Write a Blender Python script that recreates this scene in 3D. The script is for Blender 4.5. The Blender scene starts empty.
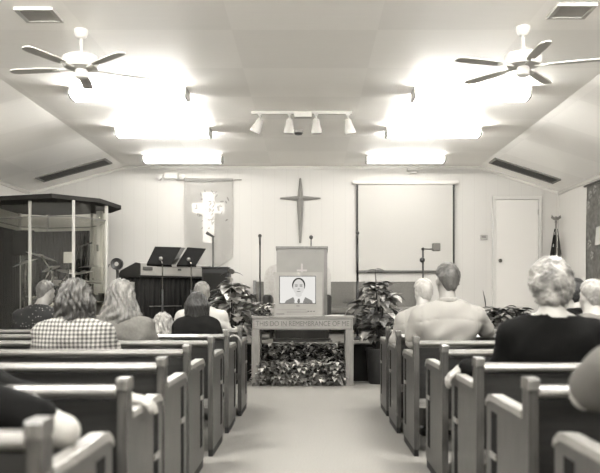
import bpy, bmesh, math, random
import numpy as np
from mathutils import Vector, Matrix
random.seed(7)
rng = np.random.RandomState(11)
scene = bpy.context.scene
C = scene.collection
PI = math.pi

# ------------------------------------------------------------------ camera
F = 760.0
cam_d = bpy.data.cameras.new('camera')
cam = bpy.data.objects.new('camera', cam_d); C.objects.link(cam)
cam.location = (0, 0, 1.12); cam.rotation_euler = (PI/2, 0, 0)
cam_d.sensor_fit = 'HORIZONTAL'; cam_d.sensor_width = 36.0
cam_d.lens = F/600*36
cam_d.shift_x = -10/600; cam_d.shift_y = (296-236.5)/600
cam_d.clip_start = .05; cam_d.clip_end = 100
cam_d.dof.use_dof = True; cam_d.dof.focus_distance = 9.3; cam_d.dof.aperture_fstop = 2.6
scene.camera = cam

# ------------------------------------------------------------------ world, exposure
w = bpy.data.worlds.new('world'); scene.world = w; w.use_nodes = True
w.node_tree.nodes['Background'].inputs[0].default_value = (1, .98, .94, 1)
w.node_tree.nodes['Background'].inputs[1].default_value = .3
TUBE = 13.0          # emission of the fluorescent diffusers
vs = scene.view_settings
vs.view_transform = 'Standard'; vs.look = 'None'; vs.exposure = 2.95; vs.gamma = 1; vs.use_curve_mapping = False
scene.cycles.max_bounces = 10; scene.cycles.diffuse_bounces = 6; scene.cycles.transparent_max_bounces = 16
scene.cycles.sample_clamp_indirect = 6.0
scene.cycles.use_denoising = True
scene.cycles.caustics_reflective = False; scene.cycles.caustics_refractive = False

def W(px, py, d):
    return Vector(((px-310)*d/F, d, 1.12-(py-296)*d/F))

# ------------------------------------------------------------------ materials
def lin(v):
    v /= 255.0
    return v/12.92 if v <= .04045 else ((v+.055)/1.055)**2.4
def S(v, k=.74):
    v = v*k
    t = .991 - .013*(1-v/255); b = .972 - .045*(1-v/255)
    return (lin(v), lin(v*t), lin(v*b), 1)
MATS = {}
def nt(name):
    m = bpy.data.materials.new(name); m.use_nodes = True
    n = m.node_tree
    return m, n, n.nodes['Principled BSDF']
def mat(name, v, rough=.6, metal=0.0, noise=0.0, nscale=12, bump=0.0, bscale=60, stretch=(1,1,1), spec=.4):
    if name in MATS: return MATS[name]
    m, t, b = nt(name)
    if rough > .75: spec = min(spec, .1)
    b.inputs['Roughness'].default_value = rough; b.inputs['Metallic'].default_value = metal
    b.inputs['Specular IOR Level'].default_value = spec
    tc = t.nodes.new('ShaderNodeTexCoord'); mp = t.nodes.new('ShaderNodeMapping')
    mp.inputs['Scale'].default_value = stretch
    t.links.new(tc.outputs['Object'], mp.inputs['Vector'])
    nz = t.nodes.new('ShaderNodeTexNoise'); nz.inputs['Scale'].default_value = nscale; nz.inputs['Detail'].default_value = 5
    t.links.new(mp.outputs[0], nz.inputs['Vector'])
    rp = t.nodes.new('ShaderNodeValToRGB')
    rp.color_ramp.elements[0].position = .3; rp.color_ramp.elements[1].position = .7
    rp.color_ramp.elements[0].color = S(max(2, v*(1-noise))); rp.color_ramp.elements[1].color = S(min(252, v*(1+noise)))
    t.links.new(nz.outputs['Fac'], rp.inputs[0]); t.links.new(rp.outputs[0], b.inputs['Base Color'])
    if bump:
        n2 = t.nodes.new('ShaderNodeTexNoise'); n2.inputs['Scale'].default_value = bscale; n2.inputs['Detail'].default_value = 6
        t.links.new(mp.outputs[0], n2.inputs['Vector'])
        bp = t.nodes.new('ShaderNodeBump'); bp.inputs['Strength'].default_value = bump; bp.inputs['Distance'].default_value = .01
        t.links.new(n2.outputs['Fac'], bp.inputs['Height']); t.links.new(bp.outputs[0], b.inputs['Normal'])
    MATS[name] = m
    return m
def emis(name, v, strength):  # gives off light
    m, t, b = nt(name)
    b.inputs['Base Color'].default_value = (0,0,0,1); b.inputs['Specular IOR Level'].default_value = 0
    b.inputs['Emission Color'].default_value = S(v, 1); b.inputs['Emission Strength'].default_value = strength
    return m
def leafmat(name, lo, hi, rough=.45):
    m, t, b = nt(name)
    g = t.nodes.new('ShaderNodeNewGeometry'); rp = t.nodes.new('ShaderNodeValToRGB')
    rp.color_ramp.elements[0].color = S(lo); rp.color_ramp.elements[1].color = S(hi)
    e = rp.color_ramp.elements.new(.55); e.color = S(lo+(hi-lo)*.3)
    t.links.new(g.outputs['Random Per Island'], rp.inputs[0])
    tc = t.nodes.new('ShaderNodeTexCoord'); nz = t.nodes.new('ShaderNodeTexNoise'); nz.inputs['Scale'].default_value = 22
    t.links.new(tc.outputs['Object'], nz.inputs['Vector'])
    mx = t.nodes.new('ShaderNodeMix'); mx.data_type = 'RGBA'; mx.blend_type = 'MULTIPLY'; mx.inputs[0].default_value = .4
    r2 = t.nodes.new('ShaderNodeValToRGB'); r2.color_ramp.elements[0].position = .38; r2.color_ramp.elements[1].position = .62
    r2.color_ramp.elements[0].color = (.25,.25,.25,1); r2.color_ramp.elements[1].color = (1,1,1,1)
    t.links.new(nz.outputs['Fac'], r2.inputs[0])
    t.links.new(rp.outputs[0], mx.inputs[6]); t.links.new(r2.outputs[0], mx.inputs[7])
    t.links.new(mx.outputs[2], b.inputs['Base Color']); b.inputs['Roughness'].default_value = rough
    return m
def wood(name, v, noise=.22, rough=.38):
    return mat(name, v, rough, noise=noise, nscale=5, stretch=(14, 14, 1.2), bump=.04, bscale=9)
def woodx(name, v, noise=.2, rough=.38):
    return mat(name, v, rough, noise=noise, nscale=5, stretch=(1.2, 14, 14), bump=.04, bscale=9)

M_wall = None
def wallmat(name, v, axis):
    m, t, b = nt(name)
    tc = t.nodes.new('ShaderNodeTexCoord'); sp = t.nodes.new('ShaderNodeSeparateXYZ')
    t.links.new(tc.outputs['Object'], sp.inputs[0])
    mu = t.nodes.new('ShaderNodeMath'); mu.operation = 'PINGPONG'; mu.inputs[1].default_value = .1
    t.links.new(sp.outputs[axis], mu.inputs[0])
    lt = t.nodes.new('ShaderNodeMath'); lt.operation = 'LESS_THAN'; lt.inputs[1].default_value = .004
    t.links.new(mu.outputs[0], lt.inputs[0])
    mx = t.nodes.new('ShaderNodeMix'); mx.data_type = 'RGBA'
    mx.inputs[6].default_value = S(v); mx.inputs[7].default_value = S(v*.965)
    t.links.new(lt.outputs[0], mx.inputs[0]); t.links.new(mx.outputs[2], b.inputs['Base Color'])
    b.inputs['Roughness'].default_value = .6
    return m
def ceilmat():
    m, t, b = nt('ceiling panels')
    tc = t.nodes.new('ShaderNodeTexCoord'); mp = t.nodes.new('ShaderNodeMapping')
    mp.inputs['Location'].default_value = (.65/1.21, -6.31/1.06, .5)
    mp.inputs['Scale'].default_value = (1/1.21, 1/1.06, 0)
    t.links.new(tc.outputs['Object'], mp.inputs['Vector'])
    ck = t.nodes.new('ShaderNodeTexChecker'); ck.inputs['Scale'].default_value = 1
    ck.inputs['Color1'].default_value = S(253, 1); ck.inputs['Color2'].default_value = S(247, 1)
    t.links.new(mp.outputs[0], ck.inputs['Vector'])
    mp2 = t.nodes.new('ShaderNodeMapping'); mp2.inputs['Scale'].default_value = (.6, 9, 1)
    t.links.new(tc.outputs['Object'], mp2.inputs['Vector'])
    nz = t.nodes.new('ShaderNodeTexNoise'); nz.inputs['Scale'].default_value = 3; nz.inputs['Detail'].default_value = 4
    t.links.new(mp2.outputs[0], nz.inputs['Vector'])
    rp = t.nodes.new('ShaderNodeValToRGB'); rp.color_ramp.elements[0].color = (.95,.95,.95,1); rp.color_ramp.elements[1].color = (1,1,1,1)
    t.links.new(nz.outputs['Fac'], rp.inputs[0])
    mx = t.nodes.new('ShaderNodeMix'); mx.data_type = 'RGBA'; mx.blend_type = 'MULTIPLY'; mx.inputs[0].default_value = 1
    t.links.new(ck.outputs['Color'], mx.inputs[6]); t.links.new(rp.outputs[0], mx.inputs[7])
    t.links.new(mx.outputs[2], b.inputs['Base Color'])
    b.inputs['Roughness'].default_value = .55
    return m
def plaid(name, light, dark, size):
    m, t, b = nt(name)
    tc = t.nodes.new('ShaderNodeTexCoord'); sp = t.nodes.new('ShaderNodeSeparateXYZ')
    t.links.new(tc.outputs['Object'], sp.inputs[0])
    outs = []
    for ax in (0, 2):
        mu = t.nodes.new('ShaderNodeMath'); mu.operation = 'PINGPONG'; mu.inputs[1].default_value = size
        t.links.new(sp.outputs[ax], mu.inputs[0])
        g = t.nodes.new('ShaderNodeMath'); g.operation = 'GREATER_THAN'; g.inputs[1].default_value = size*.5
        t.links.new(mu.outputs[0], g.inputs[0]); outs.append(g)
    ad = t.nodes.new('ShaderNodeMath'); ad.operation = 'ADD'
    t.links.new(outs[0].outputs[0], ad.inputs[0]); t.links.new(outs[1].outputs[0], ad.inputs[1])
    hf = t.nodes.new('ShaderNodeMath'); hf.operation = 'MULTIPLY'; hf.inputs[1].default_value = .5
    t.links.new(ad.outputs[0], hf.inputs[0])
    rp = t.nodes.new('ShaderNodeValToRGB'); rp.color_ramp.elements[0].color = S(light); rp.color_ramp.elements[1].color = S(dark)
    e = rp.color_ramp.elements.new(.5); e.color = S((light*.55+dark*.45))
    t.links.new(hf.outputs[0], rp.inputs[0]); t.links.new(rp.outputs[0], b.inputs['Base Color'])
    b.inputs['Roughness'].default_value = .85
    return m
def dotted(name, base, dot, scale, r):
    m, t, b = nt(name)
    tc = t.nodes.new('ShaderNodeTexCoord'); vo = t.nodes.new('ShaderNodeTexVoronoi'); vo.inputs['Scale'].default_value = scale
    vo.inputs['Randomness'].default_value = .45
    t.links.new(tc.outputs['Object'], vo.inputs['Vector'])
    lt = t.nodes.new('ShaderNodeMath'); lt.operation = 'LESS_THAN'; lt.inputs[1].default_value = r
    t.links.new(vo.outputs['Distance'], lt.inputs[0])
    mx = t.nodes.new('ShaderNodeMix'); mx.data_type = 'RGBA'; mx.inputs[6].default_value = S(base); mx.inputs[7].default_value = S(dot)
    t.links.new(lt.outputs[0], mx.inputs[0]); t.links.new(mx.outputs[2], b.inputs['Base Color'])
    b.inputs['Roughness'].default_value = .85
    return m
def clear(name, gloss=.06, tint=.97):
    m = bpy.data.materials.new(name); m.use_nodes = True; t = m.node_tree; t.nodes.clear()
    o = t.nodes.new('ShaderNodeOutputMaterial'); mx = t.nodes.new('ShaderNodeMixShader')
    tr = t.nodes.new('ShaderNodeBsdfTransparent'); tr.inputs[0].default_value = (tint, tint, tint*.98, 1)
    gl = t.nodes.new('ShaderNodeBsdfGlossy'); gl.inputs['Roughness'].default_value = .05
    mx.inputs[0].default_value = gloss
    t.links.new(tr.outputs[0], mx.inputs[1]); t.links.new(gl.outputs[0], mx.inputs[2]); t.links.new(mx.outputs[0], o.inputs[0])
    return m

# ------------------------------------------------------------------ mesh helpers
def BM(): return bmesh.new()
def link(name, me, m, parent=None):
    o = bpy.data.objects.new(name, me); C.objects.link(o)
    if m is not None:
        for q in (m if isinstance(m, (list, tuple)) else [m]): o.data.materials.append(q)
    if parent is not None: o.parent = parent
    return o
def obj(name, bm, m, parent=None, smooth=False, loc=None, rot=None):
    bmesh.ops.recalc_face_normals(bm, faces=bm.faces)
    me = bpy.data.meshes.new(name); bm.to_mesh(me); bm.free()
    if smooth:
        for p in me.polygons: p.use_smooth = True
        if smooth == 'auto': me.set_sharp_from_angle(angle=math.radians(40))
    o = link(name, me, m, parent)
    if loc is not None: o.location = loc
    if rot is not None: o.rotation_euler = rot
    return o
def thing(name, label, cat, loc=(0,0,0), rotz=0, group=None):
    o = bpy.data.objects.new(name, None); C.objects.link(o); o.empty_display_size = .1
    o.location = loc; o.rotation_euler = (0, 0, rotz)
    return tag(o, label, cat, group)
def tag(o, label, cat, group=None):
    o['label'] = label; o['category'] = cat
    if group: o['group'] = group
    return o
def struct(o, label=None, cat=None):
    o['kind'] = 'structure'
    if label: o['label'] = label
    if cat: o['category'] = cat
    return o
def dup(root, label=None, loc=None, group=None):
    r = root.copy(); C.objects.link(r)
    if loc is not None: r.location = loc
    if label: r['label'] = label
    if group: r['group'] = group
    for ch in list(root.children):
        c = ch.copy(); C.objects.link(c); c.parent = r
        for g in ch.children:
            d = g.copy(); C.objects.link(d); d.parent = c
    return r
def box(bm, x0, x1, y0, y1, z0, z1, bev=0.0, mi=0):
    v = [bm.verts.new(p) for p in ((x0,y0,z0),(x1,y0,z0),(x1,y1,z0),(x0,y1,z0),(x0,y0,z1),(x1,y0,z1),(x1,y1,z1),(x0,y1,z1))]
    fs = [bm.faces.new([v[i] for i in q]) for q in ((3,2,1,0),(4,5,6,7),(0,1,5,4),(1,2,6,5),(2,3,7,6),(3,0,4,7))]
    for f in fs: f.material_index = mi
    if bev:
        es = list({e for f in fs for e in f.edges})
        bmesh.ops.bevel(bm, geom=es, offset=bev, segments=2, affect='EDGES', profile=.5)
    return bm
def tube(bm, pts, r, n=10, cap=True):
    pts = [Vector(p) for p in pts]; rs = r if isinstance(r, (list, tuple)) else [r]*len(pts)
    rings = []
    for i, p in enumerate(pts):
        a = pts[max(i-1, 0)]; b = pts[min(i+1, len(pts)-1)]
        t = (b-a).normalized()
        up = Vector((0,0,1)) if abs(t.z) < .95 else Vector((0,1,0))
        u = t.cross(up).normalized(); v = u.cross(t)
        rings.append([bm.verts.new(p + rs[i]*(u*math.cos(2*PI*k/n) + v*math.sin(2*PI*k/n))) for k in range(n)])
    for a, b in zip(rings, rings[1:]):
        for k in range(n): bm.faces.new((a[k], a[(k+1)%n], b[(k+1)%n], b[k]))
    if cap:
        bm.faces.new(list(reversed(rings[0]))); bm.faces.new(rings[-1])
    return bm
def lathe(bm, prof, c=(0,0,0), n=28, axis='z', rot=None):
    c = Vector(c); rings = []
    for r, h in prof:
        ring = []
        for k in range(n):
            a = 2*PI*k/n
            p = Vector((r*math.cos(a), r*math.sin(a), h))
            if axis == 'y': p = Vector((p.x, p.z, p.y))
            if axis == 'x': p = Vector((p.z, p.x, p.y))
            if rot is not None: p = rot @ p
            ring.append(bm.verts.new(c+p))
        rings.append(ring)
    for a, b in zip(rings, rings[1:]):
        for k in range(n): bm.faces.new((a[k], a[(k+1)%n], b[(k+1)%n], b[k]))
    bm.faces.new(list(reversed(rings[0]))); bm.faces.new(rings[-1])
    return bm
def prism(bm, poly, axis, a, b, mi=0):
    def mk(p, t):
        if axis == 'x': return (t, p[0], p[1])
        if axis == 'y': return (p[0], t, p[1])
        return (p[0], p[1], t)
    A = [bm.verts.new(mk(p, a)) for p in poly]; B = [bm.verts.new(mk(p, b)) for p in poly]
    n = len(poly)
    fs = [bm.faces.new(A[::-1]), bm.faces.new(B)]
    for i in range(n): fs.append(bm.faces.new((A[i], A[(i+1)%n], B[(i+1)%n], B[i])))
    for f in fs: f.material_index = mi
    return bm
def sphere(bm, c, r, n=14, sc=(1,1,1)):
    m = Matrix.Translation(c) @ Matrix.Diagonal((r*sc[0], r*sc[1], r*sc[2], 1))
    bmesh.ops.create_uvsphere(bm, u_segments=n, v_segments=max(6, n*2//3), radius=1, matrix=m)
    return bm
def text_mesh(name, body, size, depth, m, parent, loc, rot, width=None):
    cu = bpy.data.curves.new(name, 'FONT'); cu.body = body; cu.size = size; cu.extrude = depth
    cu.align_x = 'CENTER'; cu.align_y = 'CENTER'
    o = bpy.data.objects.new(name, cu); C.objects.link(o)
    dg = bpy.context.evaluated_depsgraph_get(); dg.update()
    me = bpy.data.meshes.new_from_object(o.evaluated_get(dg))
    bpy.data.objects.remove(o); bpy.data.curves.remove(cu)
    xs = [v.co.x for v in me.vertices]
    if width and xs:
        k = width/(max(xs)-min(xs))
        for v in me.vertices: v.co.x *= k
    t = link(name, me, m, parent); t.location = loc; t.rotation_euler = rot
    return t
def arr(bm_list): pass

# ------------------------------------------------------------------ signed-distance bodies
def surface_nets(f, org, h):
    nx, ny, nz = f.shape
    s = f < 0
    cnt = np.zeros((nx-1, ny-1, nz-1), np.int16)
    for i in (0,1):
        for j in (0,1):
            for k in (0,1): cnt += s[i:nx-1+i, j:ny-1+j, k:nz-1+k]
    act = (cnt > 0) & (cnt < 8)
    idx = -np.ones(act.shape, np.int64); ids = np.argwhere(act); idx[act] = np.arange(len(ids))
    acc = np.zeros((len(ids), 3)); num = np.zeros(len(ids))
    I, J, K = ids.T
    corners = [(i,j,k) for i in (0,1) for j in (0,1) for k in (0,1)]
    for a in corners:
        for ax in range(3):
            if a[ax]: continue
            b = list(a); b[ax] = 1
            fa = f[I+a[0], J+a[1], K+a[2]]; fb = f[I+b[0], J+b[1], K+b[2]]
            x = (fa < 0) != (fb < 0)
            t = np.where(x, fa/np.where(x, fa-fb, 1), 0)
            p = np.tile(np.array(a, float), (len(ids), 1)); p[:, ax] += t
            acc += p*x[:, None]; num += x
    V = (ids + acc/np.maximum(num, 1)[:, None])*h + np.array(org)
    Q = []
    for ax in range(3):
        sl0 = [slice(1, -1)]*3; sl1 = [slice(1, -1)]*3
        sl0[ax] = slice(0, f.shape[ax]-1); sl1[ax] = slice(1, f.shape[ax])
        A = s[tuple(sl0)]; B = s[tuple(sl1)]
        e = np.argwhere(A != B)
        if not len(e): continue
        inside = A[tuple(e.T)]
        off = np.ones(3, int); off[ax] = 0
        e = e + off
        u, v = (ax+1) % 3, (ax+2) % 3
        def cell(du, dv):
            c = e.copy(); c[:, u] -= du; c[:, v] -= dv
            return idx[c[:,0], c[:,1], c[:,2]]
        q = np.stack([cell(1,1), cell(0,1), cell(0,0), cell(1,0)], 1)
        q[~inside] = q[~inside][:, ::-1]
        Q.append(q)
    Q = np.concatenate(Q)
    return V, Q[(Q >= 0).all(1)]
class SDF:
    def __init__(self, lo, hi, h):
        self.h = h; self.lo = np.array(lo, float)
        n = np.ceil((np.array(hi)-self.lo)/h).astype(int)+1
        self.ax = [self.lo[i]+h*np.arange(n[i]) for i in range(3)]
        self.f = np.full(tuple(n), .25)
    def _sub(self, lo, hi):
        sl = []
        for i in range(3):
            a = int(max(0, math.floor((lo[i]-self.lo[i])/self.h))); b = int(min(len(self.ax[i]), math.ceil((hi[i]-self.lo[i])/self.h)+1))
            if b <= a: return None
            sl.append(slice(a, b))
        return tuple(sl)
    def _pts(self, sl):
        return np.meshgrid(self.ax[0][sl[0]], self.ax[1][sl[1]], self.ax[2][sl[2]], indexing='ij', sparse=True)
    def _mix(self, sl, d, k):
        a = self.f[sl]
        h = np.clip(k-np.abs(a-d), 0, None)/k
        self.f[sl] = np.minimum(a, d)-h*h*k*.25
    def cone(self, a, b, ra, rb, k=.02, grow=0.0):
        a = np.array(a, float); b = np.array(b, float); ra += grow; rb += grow
        pad = max(ra, rb)+k+.03
        sl = self._sub(np.minimum(a, b)-pad, np.maximum(a, b)+pad)
        if sl is None: return
        X, Y, Z = self._pts(sl); d = b-a; L = max(d@d, 1e-9)
        t = np.clip(((X-a[0])*d[0]+(Y-a[1])*d[1]+(Z-a[2])*d[2])/L, 0, 1)
        D = np.sqrt((X-a[0]-t*d[0])**2+(Y-a[1]-t*d[1])**2+(Z-a[2]-t*d[2])**2)-(ra+(rb-ra)*t)
        self._mix(sl, D, k)
    def ell(self, c, r, k=.02, R=None, grow=0.0):
        c = np.array(c, float); r = np.array(r, float)+grow
        pad = r.max()+k+.03
        sl = self._sub(c-pad, c+pad)
        if sl is None: return
        X, Y, Z = self._pts(sl); X = X-c[0]; Y = Y-c[1]; Z = Z-c[2]
        if R is not None:
            X, Y, Z = (R[0,0]*X+R[1,0]*Y+R[2,0]*Z, R[0,1]*X+R[1,1]*Y+R[2,1]*Z, R[0,2]*X+R[1,2]*Y+R[2,2]*Z)
        k0 = np.sqrt((X/r[0])**2+(Y/r[1])**2+(Z/r[2])**2); k1 = np.sqrt((X/r[0]**2)**2+(Y/r[1]**2)**2+(Z/r[2]**2)**2)
        self._mix(sl, k0*(k0-1)/np.maximum(k1, 1e-6), k)
    def cut(self, fn):
        X, Y, Z = np.meshgrid(*self.ax, indexing='ij', sparse=True)
        self.f = np.maximum(self.f, fn(X, Y, Z))
    def warp(self, fn):
        X, Y, Z = np.meshgrid(*self.ax, indexing='ij', sparse=True)
        self.f = self.f+fn(X, Y, Z)
    def mesh(self):
        f = self.f
        f[0]=f[-1]=.05; f[:,0]=f[:,-1]=.05; f[:,:,0]=f[:,:,-1]=.05
        return surface_nets(f, self.lo, self.h)
def to_obj(name, vq, m, parent):
    if isinstance(vq, tuple): vq = [vq]
    V = np.concatenate([v for v, q in vq]); off = 0; Q = []
    for v, q in vq: Q.append(q+off); off += len(v)
    Q = np.concatenate(Q)
    me = bpy.data.meshes.new(name)
    me.from_pydata(V.tolist(), [], Q.tolist()); me.update()
    for p in me.polygons: p.use_smooth = True
    return link(name, me, m, parent)

def rotm(yaw, pitch, roll=0):
    return np.array((Matrix.Rotation(yaw, 3, 'Z') @ Matrix.Rotation(pitch, 3, 'X') @ Matrix.Rotation(roll, 3, 'Y')))
def hand(wrist, d, up, thumb, curl=.5, s=1.0, spread=.0):
    """palm, four unequal bent fingers and a thumb; d points along the hand, up is the back of the hand, thumb is the side (+1/-1)"""
    wrist = np.array(wrist, float); d = np.array(d, float); d /= np.linalg.norm(d)
    up = np.array(up, float); up -= d*(up@d); up /= np.linalg.norm(up)
    sd = np.cross(d, up)*thumb
    P = lambda a, b, c: wrist+s*(a*d+b*sd+c*up)
    h = SDF(wrist-.26, wrist+.26, .0058)
    for b in (-.03, -.01, .012, .03):
        h.cone(P(.01, b*.55, 0), P(.085, b, .0), .016*s, .0125*s, .014)
    h.cone(P(-.03, 0, 0), P(.03, 0, 0), .024*s, .022*s, .02)
    for b, L, q in ((-.033, .058, 1.12), (-.011, .074, 1.0), (.012, .08, .96), (.034, .07, .9)):
        p = P(.088, b, 0); ang = 0.0
        for i, (fr, r) in enumerate(((.45, .0095), (.31, .0088), (.24, .0078))):
            ang += curl*q*(.55, .8, .6)[i]
            n = p+s*L*fr*(math.cos(ang)*d-math.sin(ang)*up+spread*b*6*sd)
            h.cone(p, n, r*s, (r-.0008)*s, .005); p = n
    p = P(.018, .03, -.004)
    q1 = P(.05, .055, -.014); q2 = P(.078, .058, -.026-.02*curl); 
    h.cone(p, q1, .0145*s, .011*s, .008); h.cone(q1, q2, .0105*s, .0085*s, .006)
    return h.mesh()

def person(label, x, y, top, sw, skin, shirt, trousers, hair, seat=.44, yaw=0.0, hyaw=0.0, hpitch=0.0, hroll=0.0,
           sleeve='long', arms=None, collar=None, hs=1.0, hoff=(0,0), wide=1.0, collar_cut=.075, group=None, bulk=1.0):
    t = thing('person', label, 'person', (x, y, 0), yaw, group)
    u = (top-seat)/.90
    z = lambda q: seat+q*u
    hip = np.array((0, .03, z(.10))); sh = z(.555)
    neck = np.array((0, -.025, z(.61))); hc = np.array((hoff[0], .012+hoff[1], z(.785)))
    R = rotm(hyaw, hpitch, hroll); k = u*hs
    H = lambda p: hc+R@(np.array(p, float)*k)
    A = {}
    for sgn in (-1, 1):
        S0 = np.array((sgn*sw, -.02, sh-.03*u))
        E = np.array((sgn*(sw+.055), .03, z(.33))); Wr = np.array((sgn*.09, .27, z(.17)))
        hd = (-.3*sgn, 1, -.15); hu = (0, .1, 1); cu = .45
        if arms and sgn in arms:
            a = arms[sgn]
            if 'e' in a: E = np.array(a['e'])-np.array((x, y, 0))
            if 'w' in a: Wr = np.array(a['w'])-np.array((x, y, 0))
            hd = a.get('d', hd); hu = a.get('up', hu); cu = a.get('curl', cu)
        A[sgn] = (S0, E, Wr, hd, hu, cu)
    def torso(s, g=0.0):
        s.ell((0, .03, z(.10)), (.175*wide, .125*bulk, .13*u), .05, grow=g)
        s.ell((0, .0, z(.27)), (.145*wide, .105*bulk, .2*u), .06, grow=g)
        s.ell((0, -.02, z(.45)), (.165*wide, .11*bulk, .17*u), .06, grow=g)
        for q in (-1, 1):
            s.cone((q*.04, -.035, z(.575)), (q*(sw-.005), -.02, sh-.03*u), .06, .055, .05, grow=g)
            s.cone((q*.05, -.04, z(.53)), (q*sw*.72, -.04, z(.45)), .07, .075, .06, grow=g)
    xs = [p[0] for q in A.values() for p in q[1:3]]; ys = [p[1] for q in A.values() for p in q[1:3]]; zs = [p[2] for q in A.values() for p in q[1:3]]
    lo = (min(min(xs), -sw-.12)-.1, min(min(ys), -.2)-.08, min(seat-.12, min(zs)-.08)); hi = (max(max(xs), sw+.12)+.1, max(max(ys), .3)+.08, top+.06)
    b = SDF((lo[0], lo[1], .0), (hi[0], max(hi[1], .66), hi[2]), .0125)
    torso(b)
    b.cone(neck+np.array((0, -.012, -.04)), hc+np.array((0, -.02, -.03)), .066, .055, .03)
    for q, (S0, E, Wr, *_r) in A.items():
        b.cone(S0, E, .054, .043, .03); b.cone(E, Wr, .043, .027, .02)
        K = np.array((q*.11, .46, seat+.09)); An = np.array((q*.11, .44, .1))
        b.cone((q*.09, .05, seat+.09), K, .088, .062, .04); b.cone(K, An, .06, .04, .03); b.cone(An, An+np.array((0, .13, -.05)), .038, .03, .03)
    b.ell(H((0, -.015, .03)), np.array((.075, .092, .088))*k, .02, R)
    b.ell(H((0, .022, -.035)), np.array((.059, .068, .08))*k, .03, R)
    b.cone(H((0, .05, -.085)), H((0, .06, -.09)), .028*k, .024*k, .03)
    b.cone(H((0, .083, .012)), H((0, .104, -.026)), .009*k, .0145*k, .012)
    for q in (-1, 1):
        b.ell(H((q*.078, -.012, -.012)), np.array((.011, .021, .033))*k, .008, R)
        b.cone(H((q*.012, .082, .026)), H((q*.045, .07, .026)), .011*k, .01*k, .012)
        b.ell(H((q*.03, .078, -.03)), np.array((.02, .012, .014))*k, .015, R)
    b.cone(H((-.02, .083, -.057)), H((.02, .083, -.057)), .0075*k, .0075*k, .008)
    parts = [b.mesh()]
    for q, (S0, E, Wr, hd, hu, cu) in A.items(): parts.append(hand(Wr, hd, hu, -q if not (arms and q in arms and 'flip' in arms[q]) else q, cu, .95))
    to_obj('body', parts, skin, t)
    eb = BM()
    for q in (-1, 1): sphere(eb, Vector(H((q*.031, .078, .004))), .0105*k, 10)
    obj('eyes', eb, mat('eye', 25, .2), t, True)
    # shirt
    s = SDF(lo, hi, .0115)
    g = .013
    torso(s, g)
    for q, (S0, E, Wr, *_r) in A.items():
        if sleeve == 'long':
            s.cone(S0, E, .056, .047, .035, grow=g); s.cone(E, E+(Wr-E)*.93, .046, .034, .025, grow=g)
        elif sleeve == 'short':
            s.cone(S0, S0+(E-S0)*.72, .058, .052, .035, grow=g+.004)
    cc = neck+np.array((0, .035, .055))
    s.cut(lambda X, Y, Z: collar_cut-np.sqrt((X-cc[0])**2+(Y-cc[1])**2+((Z-cc[2])*.8)**2))
    s.cut(lambda X, Y, Z: (seat-.03)-Z+0*X+0*Y)
    s.warp(lambda X, Y, Z: .0035*np.sin(X*34+Z*21+3*np.sin(Z*9+x))*np.sin(Z*27-X*12+Y*18)+.003*np.sin(X*16-Z*38))
    if collar:
        zy = z(.49)
        s.warp(lambda X, Y, Z: .005*np.exp(-((Z-zy-.02*np.cos(X*9))/.006)**2)*(Y < .0)+.006*np.sin(X*30+2.5*np.sin(Z*11))*np.clip((zy-Z)*9, 0, 1)*(Y < .02))
        for q, (S0, E, Wr, *_r) in A.items():
            ax = (E-S0)/np.linalg.norm(E-S0); p0 = S0+ax*.0
            s.warp(lambda X, Y, Z: .005*np.exp(-((((X-p0[0])*ax[0]*.35+(X-p0[0])*q*.9))/.006)**2)*(Z > z(.36)))
    to_obj('shirt', s.mesh(), shirt, t)
    if collar:
        c = SDF((-.14, -.17, neck[2]-.1), (.14, .17, neck[2]+.12), .007)
        for i in range(18):
            a0 = 2*PI*i/18; a1 = 2*PI*(i+1)/18
            p = lambda a: neck+np.array((.072*math.sin(a), .006-.074*math.cos(a), .028-.028*(1-math.cos(a))*.6))
            c.cone(p(a0), p(a1), .013, .013, .01); c.cone(p(a0)+np.array((0,0,.014)), p(a1)+np.array((0,0,.014)), .009, .009, .01)
        to_obj('collar', c.mesh(), shirt, t)
    # trousers and shoes (behind the pews)
    l = SDF((-.32, -.16, .04), (.32, .64, seat+.24), .02)
    l.ell((0, .03, z(.10)), (.182*wide, .135, .12*u), .05)
    for q in (-1, 1):
        K = np.array((q*.11, .46, seat+.09)); An = np.array((q*.11, .44, .1))
        l.cone((q*.09, .05, seat+.09), K, .102, .078, .04); l.cone(K, An, .076, .058, .03)
    to_obj('trousers', l.mesh(), trousers, t)
    for q in (-1, 1):
        f = SDF((q*.11-.09, .32, -.02), (q*.11+.09, .70, .16), .012)
        f.cone((q*.11, .42, .055), (q*.115, .6, .045), .052, .042, .03)
        f.cut(lambda X, Y, Z: .002-Z+0*X+0*Y)
        to_obj('shoe', f.mesh(), mat('shoe leather', 30, .4), t)
    # hair
    if hair:
        st = hair['style']; th = hair.get('t', .014)
        hh = SDF(hc-np.array((.24, .26, hair.get('len', .2)+.12)), hc+np.array((.24, .2, .2)), hair.get('h', .0075))
        hh.ell(H((0, -.015, .03)), np.array((.075, .092, .088))*k+th, .02, R)
        if st == 'short':
            hh.ell(H((0, -.045, -.03)), np.array((.062, .052, .06))*k+th*.6, .02, R)
        if st == 'bouffant':
            hh.ell(H((0, -.04, .0)), np.array((.078, .075, .085))*k+th, .03, R)
            hh.ell(H((0, -.05, -.06)), np.array((.06, .05, .05))*k+th*.7, .03, R)
        Ri = R.T
        def loc(X, Y, Z):
            X = X-hc[0]; Y = Y-hc[1]; Z = Z-hc[2]
            return [(Ri[i,0]*X+Ri[i,1]*Y+Ri[i,2]*Z)/k for i in range(3)]
        def face(X, Y, Z):
            a, b_, c_ = loc(X, Y, Z)
            fr = b_-(.035+.62*(c_-.055)+hair.get('recede', 0)*-1)
            return fr*.8*k
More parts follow.
